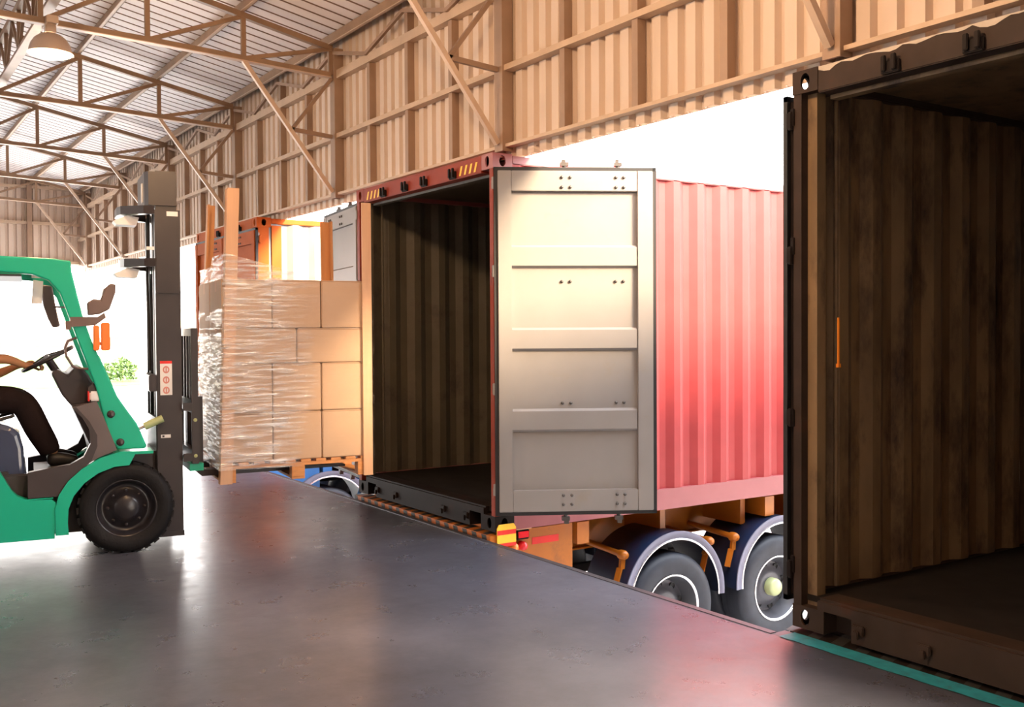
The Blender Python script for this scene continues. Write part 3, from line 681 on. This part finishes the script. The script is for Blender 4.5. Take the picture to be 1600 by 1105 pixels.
# counterweight, hood, seat
m_=MB(); m_.prism([(-1.60,.25),(-1.60,.95),(-1.66,1.02),(-2.0,1.0),(-2.1,.85),(-2.12,.35),(-2.0,.22)],'xz',.03,B-.03); m_.build('counterweight','green',fk)
hd=MB(); prof=[(-.60,.44),(-.615,.60),(-.625,.78),(-.65,.88),(-.70,.935),(-.78,.955),(-1.5,.97),(-1.58,.94),(-1.6,.44)]
hd.prism(prof,'xz',.17,B-.17); o=hd.build('engine_hood','bluegrey',fk); bv=o.modifiers.new('b','BEVEL'); bv.width=.035; bv.segments=3
m_=MB(); m_.box(-.80,-.58,.13,.17,.43,.60,bev=.01); m_.build('hood_side','plas',fk)
m_=MB(); m_.box(-.98,-.72,.12,.98,.595,.62,bev=.006); m_.build('sill_trim','plas',fk)
m_=MB(); m_.box(-1.32,-.84,.32,.80,.97,1.07,bev=.04); se=m_.build('seat','char',fk)
m_=MB(); m_.prism([(-1.26,1.05),(-1.34,1.05),(-1.46,1.55),(-1.38,1.57)],'xz',.34,.78); m_.build('seat_back','char',se)
for yy in (.36,.76): m_=MB(); m_.tube([(-.80,yy,.965),(-.70,yy,.99),(-.68,yy,1.0)],.012,8); m_.build('seat_lever','galv',fk)
# front mudguards
def arch(r0,r1,cx,cz,a0,a1,n=16): return [(cx+r1*math.cos(R(a0+(a1-a0)*i/n)),cz+r1*math.sin(R(a0+(a1-a0)*i/n))) for i in range(n+1)]+[(cx+r0*math.cos(R(a1+(a0-a1)*i/n)),cz+r0*math.sin(R(a1+(a0-a1)*i/n))) for i in range(n+1)]
for b0,b1 in ((-.0,.26),(B-.26,B)):
    pts=[(-.425,.17),(-.425,.36),(-.40,.45),(-.34,.54),(-.25,.62),(-.13,.69),(.0,.725),(.10,.728),(.225,.722),(.225,.712),(.10,.712),(.06,.635),(-.04,.63),(-.15,.59),(-.24,.525),(-.31,.44),(-.345,.35),(-.35,.25),(-.345,.17)]
    m_=MB(); m_.prism(pts,'xz',b0,b0+.012) if b0<.5 else m_.prism(pts,'xz',b1-.012,b1)
    top=[(-.43,.17),(-.43,.36),(-.405,.452),(-.345,.545),(-.253,.628),(-.132,.698),(.0,.735),(.225,.73),(.225,.722),(.0,.725),(-.13,.69),(-.25,.62),(-.34,.54),(-.40,.45),(-.42,.36),(-.42,.17)]
    m_.prism(top,'xz',b0,b1); m_.build('front_mudguard','green',fk)
    m_=MB(); m_.box(.09,.24,.255 if b0<.5 else B-.28,.28 if b0<.5 else B-.255,.40,.712); m_.build('mudguard_panel','char',fk)
# cowl and dashboard
cw=[(-.31,1.06),(-.15,1.10),(-.11,1.0),(-.03,.78),(-.02,.745),(-.14,.70),(-.26,.63),(-.35,.54),(-.40,.44),(-.60,.44),(-.60,.62),(-.45,.645),(-.33,.66),(-.24,.71),(-.195,.80),(-.20,.90),(-.24,.98)]
for b0,b1 in ((.03,.09),(B-.09,B-.03)):
    m_=MB(); m_.prism(cw,'xz',b0,b1); m_.build('cowl_side','plas2' if b0<.5 else 'plas',fk)
    m_=MB(); cin=[(-.31,1.06),(-.285,1.065),(-.20,.96),(-.15,.86),(-.15,.78),(-.19,.68),(-.29,.57),(-.37,.45),(-.60,.44),(-.60,.62),(-.45,.645),(-.33,.66),(-.24,.71),(-.195,.80),(-.20,.90),(-.24,.98)]
    m_.prism(cin,'xz',b0-.012 if b0<.5 else b0-.02,b0 if b0<.5 else b0+.0); m_.build('cowl_trim','plas',fk)
m_=MB(); m_.prism([(-.31,1.07),(-.15,1.10),(-.05,.80),(-.02,.44),(-.12,.44),(-.20,.80)],'xz',.09,B-.09); m_.build('front_bulkhead','plas',fk)
db=[(-.44,1.30),(-.40,1.33),(-.33,1.285),(-.29,1.335),(-.24,1.345),(-.19,1.28),(-.14,1.18),(-.12,1.08),(-.31,1.06),(-.37,1.14)]
m_=MB(); m_.prism(db,'xz',.22,.90); o=m_.build('dashboard','plas',fk); bv=o.modifiers.new('b','BEVEL'); bv.width=.015; bv.segments=2
m_=MB(); m_.box(-.195,-.10,.06,.20,1.10,1.17,bev=.01); m_.box(-.205,-.195,.06,.20,1.10,1.17,1); m_.build('white_box',['white','sred'],fk)
m_=MB(); m_.prism([(-.20,1.10),(-.12,1.10),(-.10,1.17),(-.15,1.24),(-.20,1.20)],'xz',.08,.2); m_.build('dash_bracket','plas',fk)
# steering wheel
sc=Vector((-.455,.55,1.395)); tilt=R(27)
ax_x=Vector((math.cos(tilt),0,math.sin(tilt))); ax_y=Vector((0,1,0)); ax_n=ax_x.cross(ax_y)
ring=[sc+(ax_x*math.cos(t)+ax_y*math.sin(t))*.185 for t in [2*PI*k/36 for k in range(37)]]
m_=MB(); m_.tube(ring,.015,8,cap=False); sw=m_.build('steering_wheel','char',fk)
m_=MB()
for k in range(3):
    t=2*PI*k/3+.5; m_.bar(sc-ax_n*(-.03),sc+(ax_x*math.cos(t)+ax_y*math.sin(t))*.18,.03,.012,up=tuple(ax_n))
m_.tube([sc+ax_n*.01,sc-Vector((-.10,0,.16))],.03,12); m_.build('steering_column','char',sw)
# knob on the wheel rim
kx=sc-ax_x*.12+ax_y*(-.14); 
# overhead guard
PR=[(-.305,2.095),(-.30,2.02),(-.235,1.72),(-.165,1.50),(-.105,1.37),(-.01,1.13),(.06,1.02),(.12,.93),(.185,.765),(.175,.745),(-.01,.748),(-.07,.83),(-.15,1.19),(-.27,1.54),(-.335,1.74),(-.38,1.87),(-.45,1.955),(-.55,1.995),(-.75,2.01),(-1.55,2.02),(-1.62,1.98),(-1.66,1.80),(-1.72,.98),(-1.80,.98),(-1.74,1.85),(-1.70,2.03),(-1.60,2.11),(-.75,2.12),(-.42,2.11)]
for b0,b1 in ((.05,.12),(B-.12,B-.05)):
    m_=MB(); m_.prism(PR,'xz',b0,b1); o=m_.build('guard_frame','green',fk); bv=o.modifiers.new('b','BEVEL'); bv.width=.012; bv.segments=2; bv.limit_method='ANGLE'
# inner shoulder that shows as the darker half of the pillar
for b0,b1 in ((.035,.05),(B-.05,B-.035)):
    sh=[(-.40,1.93),(-.29,1.60),(-.17,1.25),(-.10,.95),(-.07,.83),(.0,.748),(.07,.748),(-.01,.90),(-.10,1.20),(-.24,1.58),(-.33,1.85)]
for k in range(5):
    x=-.55-k*.26; m_=MB(); m_.box(x-.03,x+.03,.12,B-.12,2.05,2.10); m_.build('roof_slat','green',fk)
m_=MB(); m_.box(-.42,-.34,.12,B-.12,2.02,2.10); m_.build('roof_slat','green',fk)
m_=MB(); m_.box(-1.5,-.62,.14,B-.14,1.985,2.0); m_.build('roof_lining','plas2',fk)
for a,z in ((-.055,1.005),(.005,.80)):
    m_=MB(); m_.lathe([(.027,.044),(.027,.036),(.018,.032),(.0001,.03)],(a,0,z),'y',18); m_.build('guard_bolt','char',fk)
# fittings on the front pillar: clamp, round mirror, indicator, grab handle, hanging work lamps
m_=MB(); m_.prism([(-.315,1.63),(-.315,1.70),(-.135,1.70),(-.09,1.73),(-.08,1.695),(-.15,1.64)],'xz',.03,.14); m_.box(-.345,-.31,.03,.12,1.61,1.67); m_.build('pillar_clamp','mirror',fk)
m_=MB(); m_.prism([(-.20,1.71),(-.205,1.80),(-.16,1.83),(-.115,1.82),(-.09,1.90),(-.05,1.94),(-.01,1.935),(-.015,1.87),(-.055,1.755),(-.12,1.72)],'xz',.03,.10); o=m_.build('work_lamp','mirror',fk); bv=o.modifiers.new('b','BEVEL'); bv.width=.012; bv.segments=2
m_=MB(); m_.box(-.165,-.125,.03,.10,1.46,1.64,bev=.006); m_.box(-.115,-.055,.02,.10,1.46,1.66,bev=.006); m_.box(-.155,-.055,.05,.09,1.50,1.52); m_.build('orange_indicator','amber',fk)
m_=MB(); m_.tube([(-.27,.08,1.555),(-.33,.08,1.53),(-.35,.08,1.48),(-.34,.08,1.42),(-.30,.08,1.35),(-.27,.08,1.335),(-.20,.08,1.33)],.009,8); m_.build('grab_handle','mirror',fk)
m_=MB(); m_.prism([(-.50,1.94),(-.42,1.93),(-.395,1.76),(-.37,1.635),(-.42,1.625),(-.455,1.70),(-.485,1.80)],'xz',.35,.42); o=m_.build('rear_view_mirror','mirror',fk); bv=o.modifiers.new('b','BEVEL'); bv.width=.014; bv.segments=2
m_=MB(); m_.tube([(-.42,.38,1.78),(-.33,.2,1.77),(-.30,.1,1.77)],.007,6); m_.build('mirror_arm','mirror',fk)
m_=MB(); m_.box(-.555,-.49,.20,.24,1.98,2.02); m_.prism([(-.56,1.80),(-.49,1.80),(-.48,1.96),(-.545,1.97)],'xz',.30,.33); m_.build('paper_tag','white',fk)
# mast
def rail(a0,a1,b0,b1,z0,z1,nm='mast_rail',inward=1):
    m_=MB(); t=.016
    if inward>0: m_.box(a0,a1,b0,b0+t,z0,z1); m_.box(a0,a0+t,b0+t,b1,z0,z1); m_.box(a1-t,a1,b0+t,b1,z0,z1)
    else: m_.box(a0,a1,b1-t,b1,z0,z1); m_.box(a0,a0+t,b0,b1-t,z0,z1); m_.box(a1-t,a1,b0,b1-t,z0,z1)
    return m_.build(nm,'char',fk)
rail(.275,.455,.20,.27,.06,2.50); rail(.275,.455,.83,.90,.06,2.50,inward=-1)
rail(.29,.44,.275,.33,.10,2.80,'inner_mast_rail'); rail(.29,.44,.77,.825,.10,2.80,'inner_mast_rail',-1)
def crossb(z0,z1,a0=.06,nm='mast_crossbeam',b0=.20,b1=.90,mt='char'):
    m_=MB(); pts=[(.275,b0),(.20,b0+.02),(a0+.02,b0+.14),(a0,b0+.25),(a0,b1-.25),(a0+.02,b1-.14),(.20,b1-.02),(.275,b1),(.275,b1-.06),(.14,b1-.18),(.12,.55),(.14,b0+.18),(.275,b0+.06)]
    m_.prism(pts,'xy',z0,z1); return m_.build(nm,mt,fk)
crossb(2.47,2.53,.03); crossb(2.08,2.14,.05); m_=MB(); m_.box(.22,.29,.20,.90,1.15,1.27,bev=.006); m_.build('mast_crossbeam','char',fk)
m_=MB(); m_.box(.27,.29,.22,.88,.35,.95); m_.build('mast_backplate','char',fk)
m_=MB(); m_.prism([(.215,.30),(.215,.80),(.24,.84),(.44,.84),(.44,.26),(.24,.26)],'xy',2.54,2.79); m_.build('mast_head','char',fk)
m_=MB(); m_.box(.206,.215,.40,.46,2.57,2.72,bev=.004); m_.build('head_plate','white',fk)
# lift cylinders and chains between the rails
for bb in (.40,.70):
    m_=MB(); m_.tube([(.31,bb,.2),(.31,bb,2.05)],.032,14,0); m_.build('lift_cylinder','char',fk)
    m_=MB(); m_.tube([(.31,bb,2.05),(.31,bb,2.6)],.018,12,0); m_.build('lift_rod','chromerod',fk)
for bb in (.50,.60):
    m_=MB(); m_.box(.30,.315,bb-.012,bb+.012,.8,2.6); m_.build('lift_chain','galv',fk)
m_=MB(); m_.tube([(.245,.35,1.3),(.235,.36,2.0),(.25,.40,2.5)],.01,8); m_.build('hydraulic_hose','gasket',fk)
# pale wedges under the crossbeams
for z in (2.44,2.05):
    m_=MB(); m_.prism([(.0,z-.02),(.02,z-.045),(.16,z-.05),(.18,z+.01),(.10,z+.025)],'xz',.34,.50); m_.build('mast_wedge','white',fk)
# side plates, steps on the rail's outer face
m_=MB(); m_.box(.265,.46,.19,.205,.06,.10); m_.box(.275,.455,.188,.20,1.88,1.895); m_.box(.28,.33,.186,.20,1.89,2.25,bev=.004); m_.build('rail_bracket','char',fk)
m_=MB(); m_.box(.30,.385,.197,.1995,1.12,1.375); m_.box(.30,.385,.1962,.1968,1.355,1.375,1)
for k in range(3):
    z=1.31-.077*k
    m_.add([(.3425+.024*math.cos(t),.1964,z+.028*math.sin(t)) for t in [2*PI*j/12 for j in range(12)]],[tuple(range(12))],2)
    m_.add([(.3425+.014*math.cos(t),.196,z+.017*math.sin(t)) for t in [2*PI*j/12 for j in range(12)]],[tuple(range(12))],0)
    m_.box(.338,.347,.1956,.1958,z-.024,z+.024,2)
m_.build('warning_sticker',['white','sred','mark'],fk)
m_=MB(); m_.box(.30,.37,.197,.1995,.80,.825); m_.box(.31,.325,.1962,.1968,.805,.82,1); m_.build('name_plate',['white','char'],fk)
m_=MB(); m_.box(.36,.44,.197,.1995,2.455,2.49); m_.build('capacity_plate','white',fk)
m_=MB(); m_.box(.215,.27,.197,.1995,2.20,2.225); m_.build('small_plate','white',fk)
# tilt cylinder
m_=MB(); m_.tube([(.18,.16,.895),(.31,.16,.95)],.028,14,0); m_.tube([(.05,.16,.84),(.19,.16,.90)],.012,10,1); m_.build('tilt_cylinder',['hub','chromerod'],fk)
# carriage and load backrest
for bb in (.14,.93):
    m_=MB(); m_.box(.515,.565,bb,bb+.03,.60,1.62,bev=.004); m_.box(.455,.515,bb,bb+.03,.62,.68); m_.box(.455,.515,bb,bb+.03,1.0,1.06); m_.build('carriage_side','char',fk)
    for z in (.66,.93): m_=MB(); m_.lathe([(.014,bb-.004),(.0001,bb-.008)],(.54,0,z),'y',12); m_.build('carriage_bolt','hub',fk)
for z0,z1 in ((.60,.70),(.98,1.08),(1.56,1.62)): m_=MB(); m_.box(.52,.56,.17,.93,z0,z1); m_.build('carriage_bar','char',fk)
for bb in (.32,.47,.62,.77): m_=MB(); m_.box(.525,.55,bb-.01,bb+.01,1.08,1.56); m_.build('backrest_bar','char',fk)
for bb in (.24,.76):
    m_=MB(); m_.prism([(.565,1.10),(.61,1.10),(.61,.54),(1.72,.515),(1.72,.50),(.60,.49),(.565,.52)],'xz',bb,bb+.11); m_.build('fork','char',fk)
m_=MB(); m_.box(.50,.60,.16,.9,.545,.60); m_.build('carriage_foot','green',fk)

# ------------------------------------------------------------------ pallet and load, carried on the forks
A0,A1=.71,1.855; ZT=.605; NP=10
pal=thing('pallet','orange-brown wooden pallet under the wrapped cartons, lifted on the forks','pallet',at(A0,0,.455),FR)
Lp=A1-A0
for k in range(NP):
    wd=.078; x=.0+k*(Lp-wd)/(NP-1); m_=MB(); m_.box(x,x+wd,0,1.1,.128,.148,bev=.002); m_.build('deck_board','wood',pal)
for bb in (.0,.505,1.01): m_=MB(); m_.box(.0,Lp,bb,bb+.09,.104,.1275,bev=.002); m_.build('stringer_board','wood',pal)
for bb in (.0,.505,1.01):
    for x in (.0,Lp/2-.05,Lp-.10): m_=MB(); m_.box(x,x+.10,bb,bb+.09,.02,.104,bev=.003); m_.build('pallet_block','wood',pal)
for x in (.0,Lp/2-.05,Lp-.10): m_=MB(); m_.box(x,x+.10,0,1.1,.0,.0195,bev=.002); m_.build('bottom_board','wood',pal)
# cartons
H1,H2,H3,H4=.372,.372,.268,.372; g=.004
def carton_mesh(w_,d_,h_,nm):
    m_=MB(); m_.box(g,w_-g,g,d_-g,0,h_-g,bev=.006)
    o=m_.build(nm,['card'],None); return o
def flaps(o,w_,d_,h_):
    m_=MB(); m_.box(g,w_-g,d_/2-.03,d_/2+.03,h_-g,h_-g+.0012); m_.box(g-.001,g,d_/2-.03,d_/2+.03,h_-.09,h_-g+.001); m_.build('tape_strip','plankl',o)
    m_=MB(); m_.box(g+.002,w_-g-.002,g-.0012,g,h_-g-.010,h_-g-.006); m_.build('flap_seam','cardedge',o)
rows=[(ZT,H1,3),(ZT+H1,H2,3),(ZT+H1+H2,H3,2),(ZT+H1+H2+H3,H4,3)]
rn=['bottom row','second row up','low third row','top row']; cn={3:['next to the mast','in the middle','at the container end'],2:['behind the film window','at the container end']}
protos={}
Lc=Lp-.012
for ri,(z,h,nc) in enumerate(rows):
    wd=Lc/nc
    for layer in (0,1):
        for ci in range(nc):
            key=(nc,h)
            if key not in protos: o=carton_mesh(wd,.545,h,'carton'); flaps(o,wd,.545,h); protos[key]=o
            else:
                s=protos[key]; o=copy_o(s)
                for ch in s.children: copy_o(ch,o)
            da=random.uniform(-.002,.002)
            o.location=at(A0+.006+ci*wd+da,.005+layer*.548+random.uniform(-.002,.003),z+.0005); o.rotation_euler=(0,0,FR)
            if layer==0: lb='brown cardboard carton in the %s of the wrapped stack, %s'%(rn[ri],cn[nc][ci])
            elif ci==0: lb='cardboard carton in the %s at the far back corner by the mast'%rn[ri]
            else: lb='cardboard carton on the hidden far side of the wrapped stack'
            tag(o,lb,'carton','cartons on the pallet')
ZL=ZT+H1+H2+H3+H4
# edge boards at the four corners (L-section), leaning slightly
def edge_board(a,b,sa,sb,z0,z1,lean,label,w1=.088,w2=.09):
    o=thing('edge_board',label,'board',at(a,b,z0),FR,group='corner edge boards')
    m_=MB(); t=.014; h=z1-z0
    m_.add([(0,0,0),(sa*w1,0,0),(sa*w1,sb*t,0),(0,sb*t,0),(lean,0,h),(lean+sa*w1,0,h),(lean+sa*w1,sb*t,h),(lean,sb*t,h)],[(0,1,2,3),(4,5,6,7),(0,1,5,4),(1,2,6,5),(2,3,7,6),(3,0,4,7)]); m_.build('face_board','plankl' if sb>0 else 'plank',o)
    m_=MB(); m_.add([(0,sb*t,0),(sa*t,sb*t,0),(sa*t,sb*w2,0),(0,sb*w2,0),(lean,sb*t,h),(lean+sa*t,sb*t,h),(lean+sa*t,sb*w2,h),(lean,sb*w2,h)],[(0,1,2,3),(4,5,6,7),(0,1,5,4),(1,2,6,5),(2,3,7,6),(3,0,4,7)]); m_.build('side_board','plank',o)
    return o
edge_board(A0-.018,-.018,1,1,.45,2.66,.075,'tallest orange-brown corner board of the load, nearest the mast and the viewer')
edge_board(A1+.018,-.018,-1,1,.45,2.60,.0,'corner board of the load right against the container opening',w1=.075)
edge_board(A0-.018,1.12,1,-1,.60,2.66,.10,'corner board at the far back of the load, beside the mast',w1=.07)
edge_board(A1+.018,1.12,-1,-1,.60,2.56,-.02,'corner board at the far back of the load, before the open grey door leaf')
# film
fm=MB()
NZ,path=34,[]
def lin(p,q,n): return [(p[0]+(q[0]-p[0])*i/n,p[1]+(q[1]-p[1])*i/n) for i in range(n)]
e=.028
pp=lin((A0-e,-e),(A1+e,-e),30)+lin((A1+e,-e),(A1+e,1.1+e),14)+lin((A1+e,1.1+e),(A0-e,1.1+e),30)+lin((A0-e,1.1+e),(A0-e,-e),20)
n=len(pp); vs=[]
for i,(a,b) in enumerate(pp):
    # film rises above the cartons where it is stretched between the boards on the mast side
    fa=(a-A0)/(A1-A0); top=ZL+.012+max(0,.17*(1-fa*1.6))*(1 if b<.5 else .6)
    for k in range(NZ+1):
        z=ZT-.05+(top-ZT+.05)*k/NZ
        ln=.075*max(0,(z-.45))/2.2*(1-fa)
        wob=.004*math.sin(z*31+a*7)+.003*math.sin(z*67+b*9+a*3)
        ox=-wob if abs(a-(A0-e))<1e-6 else (wob if abs(a-(A1+e))<1e-6 else 0); oy=-wob if abs(b+e)<1e-6 else (wob if abs(b-1.1-e)<1e-6 else 0)
        vs.append((a-A0+ox+ln*.9,b+oy,z-ZT))
fs=[]
for i in range(n):
    j=(i+1)%n
    for k in range(NZ): fs.append((i*(NZ+1)+k,j*(NZ+1)+k,j*(NZ+1)+k+1,i*(NZ+1)+k+1))
fm.add(vs,fs,0,True); o=fm.build('stretch_film','film'); o.location=at(A0,0,ZT); o.rotation_euler=(0,0,FR)
tag(o,'clear wrinkled stretch film wound round the cartons and corner boards','plastic wrap')

# ------------------------------------------------------------------ the driver
def skin(name, J, E_, mt, parent, sub=2, root=None):
    ks=list(J); me=bpy.data.meshes.new(name); me.from_pydata([J[k][0] for k in ks],[(0,0)][:0]+[(ks.index(a),ks.index(b)) for a,b in E_],[])
    o=bpy.data.objects.new(name,me); C.objects.link(o); o.parent=parent
    md=o.modifiers.new('s','SKIN'); md.use_smooth_shade=True; md.branch_smoothing=.4
    sv=me.skin_vertices[0].data if me.skin_vertices else None
    if sv is None:
        bm=bmesh.new(); bm.from_mesh(me); bm.verts.layers.skin.verify(); bm.to_mesh(me); bm.free(); sv=me.skin_vertices[0].data
    for i,k in enumerate(ks):
        r=J[k][1]; sv[i].radius=(r,r) if not isinstance(r,tuple) else r; sv[i].use_root = (k==root) if root else i==0
    ss=o.modifiers.new('u','SUBSURF'); ss.levels=sub; ss.render_levels=sub
    me.materials.append(M[mt]); return o
dr=thing('person','seated forklift driver in dark trousers, both hands on the steering wheel','person',tuple(P0),FR)
hc=.55
J={'pel':((-1.10,hc,1.13),.13),'sp':((-1.14,hc,1.33),.125),'ch':((-1.13,hc,1.52),.145),'nk':((-1.10,hc,1.68),.062),'hd0':((-1.07,hc,1.765),.088),'hd1':((-1.06,hc,1.84),.108),'hd2':((-1.07,hc,1.90),.098)}
E_=[('pel','sp'),('sp','ch'),('ch','nk'),('nk','hd0'),('hd0','hd1'),('hd1','hd2')]
# right is towards the viewer (y small)
for s,nm in ((-1,'r'),(1,'l')):
    y=lambda d:hc+s*d
    J[nm+'sh']=((-1.12,y(.19),1.56),.055)
    if s<0:
        J[nm+'el']=((-.86,y(.235),1.405),.043); J[nm+'fo']=((-.72,y(.17),1.405),.037); J[nm+'wr']=((-.605,y(.10),1.352),.024); J[nm+'pa']=((-.55,y(.085),1.345),.030)
    else:
        J[nm+'el']=((-.90,y(.24),1.25),.043); J[nm+'fo']=((-.78,y(.20),1.29),.036); J[nm+'wr']=((-.66,y(.13),1.345),.024); J[nm+'pa']=((-.60,y(.12),1.362),.030)
    J[nm+'hip']=((-1.05,y(.10),1.10),.085); J[nm+'th']=((-.85,y(.13),1.10),.068); J[nm+'kn']=((-.62,y(.15),1.07),.056); J[nm+'ca']=((-.555,y(.15),.92),.052); J[nm+'an']=((-.47,y(.14),.735),.036); J[nm+'ft']=((-.40,y(.14),.70),.032)
    E_+=[('ch',nm+'sh'),(nm+'sh',nm+'el'),(nm+'el',nm+'fo'),(nm+'fo',nm+'wr'),(nm+'wr',nm+'pa'),('pel',nm+'hip'),(nm+'hip',nm+'th'),(nm+'th',nm+'kn'),(nm+'kn',nm+'ca'),(nm+'ca',nm+'an'),(nm+'an',nm+'ft')]
skin('body',J,E_,'skin',dr,2,'pel')
# fingers closing round the rim
for s,nm in ((-1,'r'),(1,'l')):
    p=Vector(J[nm+'pa'][0])
    for k in range(4):
        off=Vector((.012*k-.01,s*(-.0)+.0,.0)); q=p+Vector((.0,(k-1.5)*.019,.004)); ln=(.9,1.05,1.0,.8)[k]
        Jf={'a':(tuple(q),.0105),'b':(tuple(q+Vector((.042*ln,0,.012))),.0095),'c':(tuple(q+Vector((.062*ln,0,-.012))),.0088),'d':(tuple(q+Vector((.052*ln,0,-.036))),.008)}
        skin('finger',Jf,[('a','b'),('b','c'),('c','d')],'skin',dr,1)
    q=p+Vector((-.01,s*.0-.032 if s>0 else .032,-.004))
    Jf={'a':(tuple(q),.012),'b':(tuple(q+Vector((.03,.012*(-s),-.014))),.0105),'c':(tuple(q+Vector((.052,.006*(-s),-.028))),.009)}
    skin('thumb',Jf,[('a','b'),('b','c')],'skin',dr,1)
# clothes
T={'w':((-1.11,hc,1.22),.155),'pel':((-1.09,hc,1.13),.16)}
E2=[('w','pel')]
for s,nm in ((-1,'r'),(1,'l')):
    y=lambda d:hc+s*d
    T[nm+'hip']=((-1.02,y(.10),1.105),.125); T[nm+'th']=((-.83,y(.13),1.10),.115); T[nm+'k0']=((-.66,y(.15),1.105),.098); T[nm+'kn']=((-.60,y(.15),1.05),.098); T[nm+'ca']=((-.54,y(.15),.90),.095); T[nm+'an']=((-.455,y(.145),.74),.082); T[nm+'cu']=((-.44,y(.145),.70),.075)
    E2+=[('pel',nm+'hip'),(nm+'hip',nm+'th'),(nm+'th',nm+'k0'),(nm+'k0',nm+'kn'),(nm+'kn',nm+'ca'),(nm+'ca',nm+'an'),(nm+'an',nm+'cu')]
skin('trousers',T,E2,'trouser',dr,2,'pel')
S={'w':((-1.12,hc,1.20),.165),'b':((-1.145,hc,1.38),.16),'c':((-1.13,hc,1.54),.165),'n':((-1.11,hc,1.63),.075)}; E3=[('w','b'),('b','c'),('c','n')]
for s,nm in ((-1,'r'),(1,'l')):
    y=lambda d:hc+s*d
    S[nm+'s']=((-1.12,y(.195),1.56),.078); S[nm+'e']=((-1.00,y(.225),1.49 if s<0 else 1.42),.07); E3+=[('c',nm+'s'),(nm+'s',nm+'e')]
skin('shirt',S,E3,'shirt',dr,2,'b')
for s in (-1,1):
    y=hc+s*.14; Jf={'h':((-.48,y,.665),.055),'m':((-.40,y,.665),.056),'t':((-.30,y,.65),.044),'e':((-.255,y,.645),.030)}
    skin('shoe',Jf,[('h','m'),('m','t'),('t','e')],'shoe',dr,2)
# raised pedal plate under the shoes
m_=MB(); m_.prism([(-.56,.43),(-.56,.60),(-.26,.605),(-.24,.43)],'xz',.28,.82); m_.build('pedal_board','plas',fk)
# head details
hm=MB(); hm.lathe([(.108,-.01),(.106,.03),(.088,.075),(.05,.102),(.0001,.11)],(-1.085,hc,1.86),'z',20); hm.build('hair','hair',dr)
for s in (-1,1):
    e_=MB(); e_.lathe([(.0001,.010),(.009,.006),(.011,0),(.0001,-.004)],(-.968,hc+s*.032,1.845),'x',10); e_.build('eye','eye',dr)
    e_=MB(); e_.lathe([(.0001,.014),(.016,.009),(.024,0),(.018,-.006)],(-1.07,hc+s*.09,1.835),'y',12); e_.build('ear','skin',dr)
e_=MB(); e_.tube([(-.965,hc,1.85),(-.945,hc,1.815),(-.962,hc,1.808)],[.010,.016,.010],8); e_.build('nose','skin',dr)
e_=MB(); e_.tube([(-.974,hc-.026,1.776),(-.966,hc,1.778),(-.974,hc+.026,1.776)],[.004,.007,.004],8); e_.build('mouth','mark',dr)

# ------------------------------------------------------------------ outside, seen beyond the open end
m_=MB(); m_.box(-150,-60,6,70,-1.33,-1.30); struct(m_.build('ground_lawn','grass'))
m_=MB(); m_.box(-172,-160,-5,75,-1.33,5.5); bd=thing('far_building','pale low building with a faint red band, far beyond the lawn','building',(0,0,0)); m_.build('wall','bwall',bd)
m_=MB(); m_.box(-160,-159.8,-5,75,-.2,1.2); m_.build('red_band','bred',bd)
m_=MB(); m_.box(-172.5,-159,-5.5,75.5,5.5,5.9); m_.build('roof','bwall',bd)
sg=thing('sign_board','pale rectangular board on two posts outside, between the forklift pillar and mast','sign',(-60,11.9,-1.33))
m_=MB(); m_.box(-.1,.1,-.42,.42,5.2,6.3); m_.build('panel','bred',sg)
for y in (-.3,.3): m_=MB(); m_.box(-.06,.06,y-.06,y+.06,0,5.2); m_.build('post','bwall',sg)
def shrub(x,y,h,label):
    m_=MB(); rnd=random.Random(int(x*7+y*13))
    for k in range(260):
        t=rnd.uniform(0,2*PI); r=h*.55*math.sqrt(rnd.random()); z=h*rnd.uniform(.1,1)*(1-(r/(h*.6))**2*.5); c=Vector((r*math.cos(t),r*math.sin(t),z)); a=Vector((rnd.gauss(0,1),rnd.gauss(0,1),rnd.gauss(0,1))).normalized()*h*.09; b=a.cross(Vector((rnd.gauss(0,1),rnd.gauss(0,1),rnd.gauss(0,1)))).normalized()*h*.05
        m_.add([c-a,c+b,c+a,c-b],[(0,1,2,3)])
    t=thing('shrub',label,'shrub',(x,y,-1.30),group='shrubs on the lawn'); m_.build('foliage','leaf',t)['kind']='stuff'
    s_=MB(); s_.tube([(0,0,0),(0,0,h*.6)],[h*.03,h*.01],6); s_.build('stem','steel',t)
shrub(-66,14.6,1.5,'low green shrub on the lawn, close to the mast'); shrub(-72,14.6,1.2,'smaller green shrub left of the other one on the lawn')
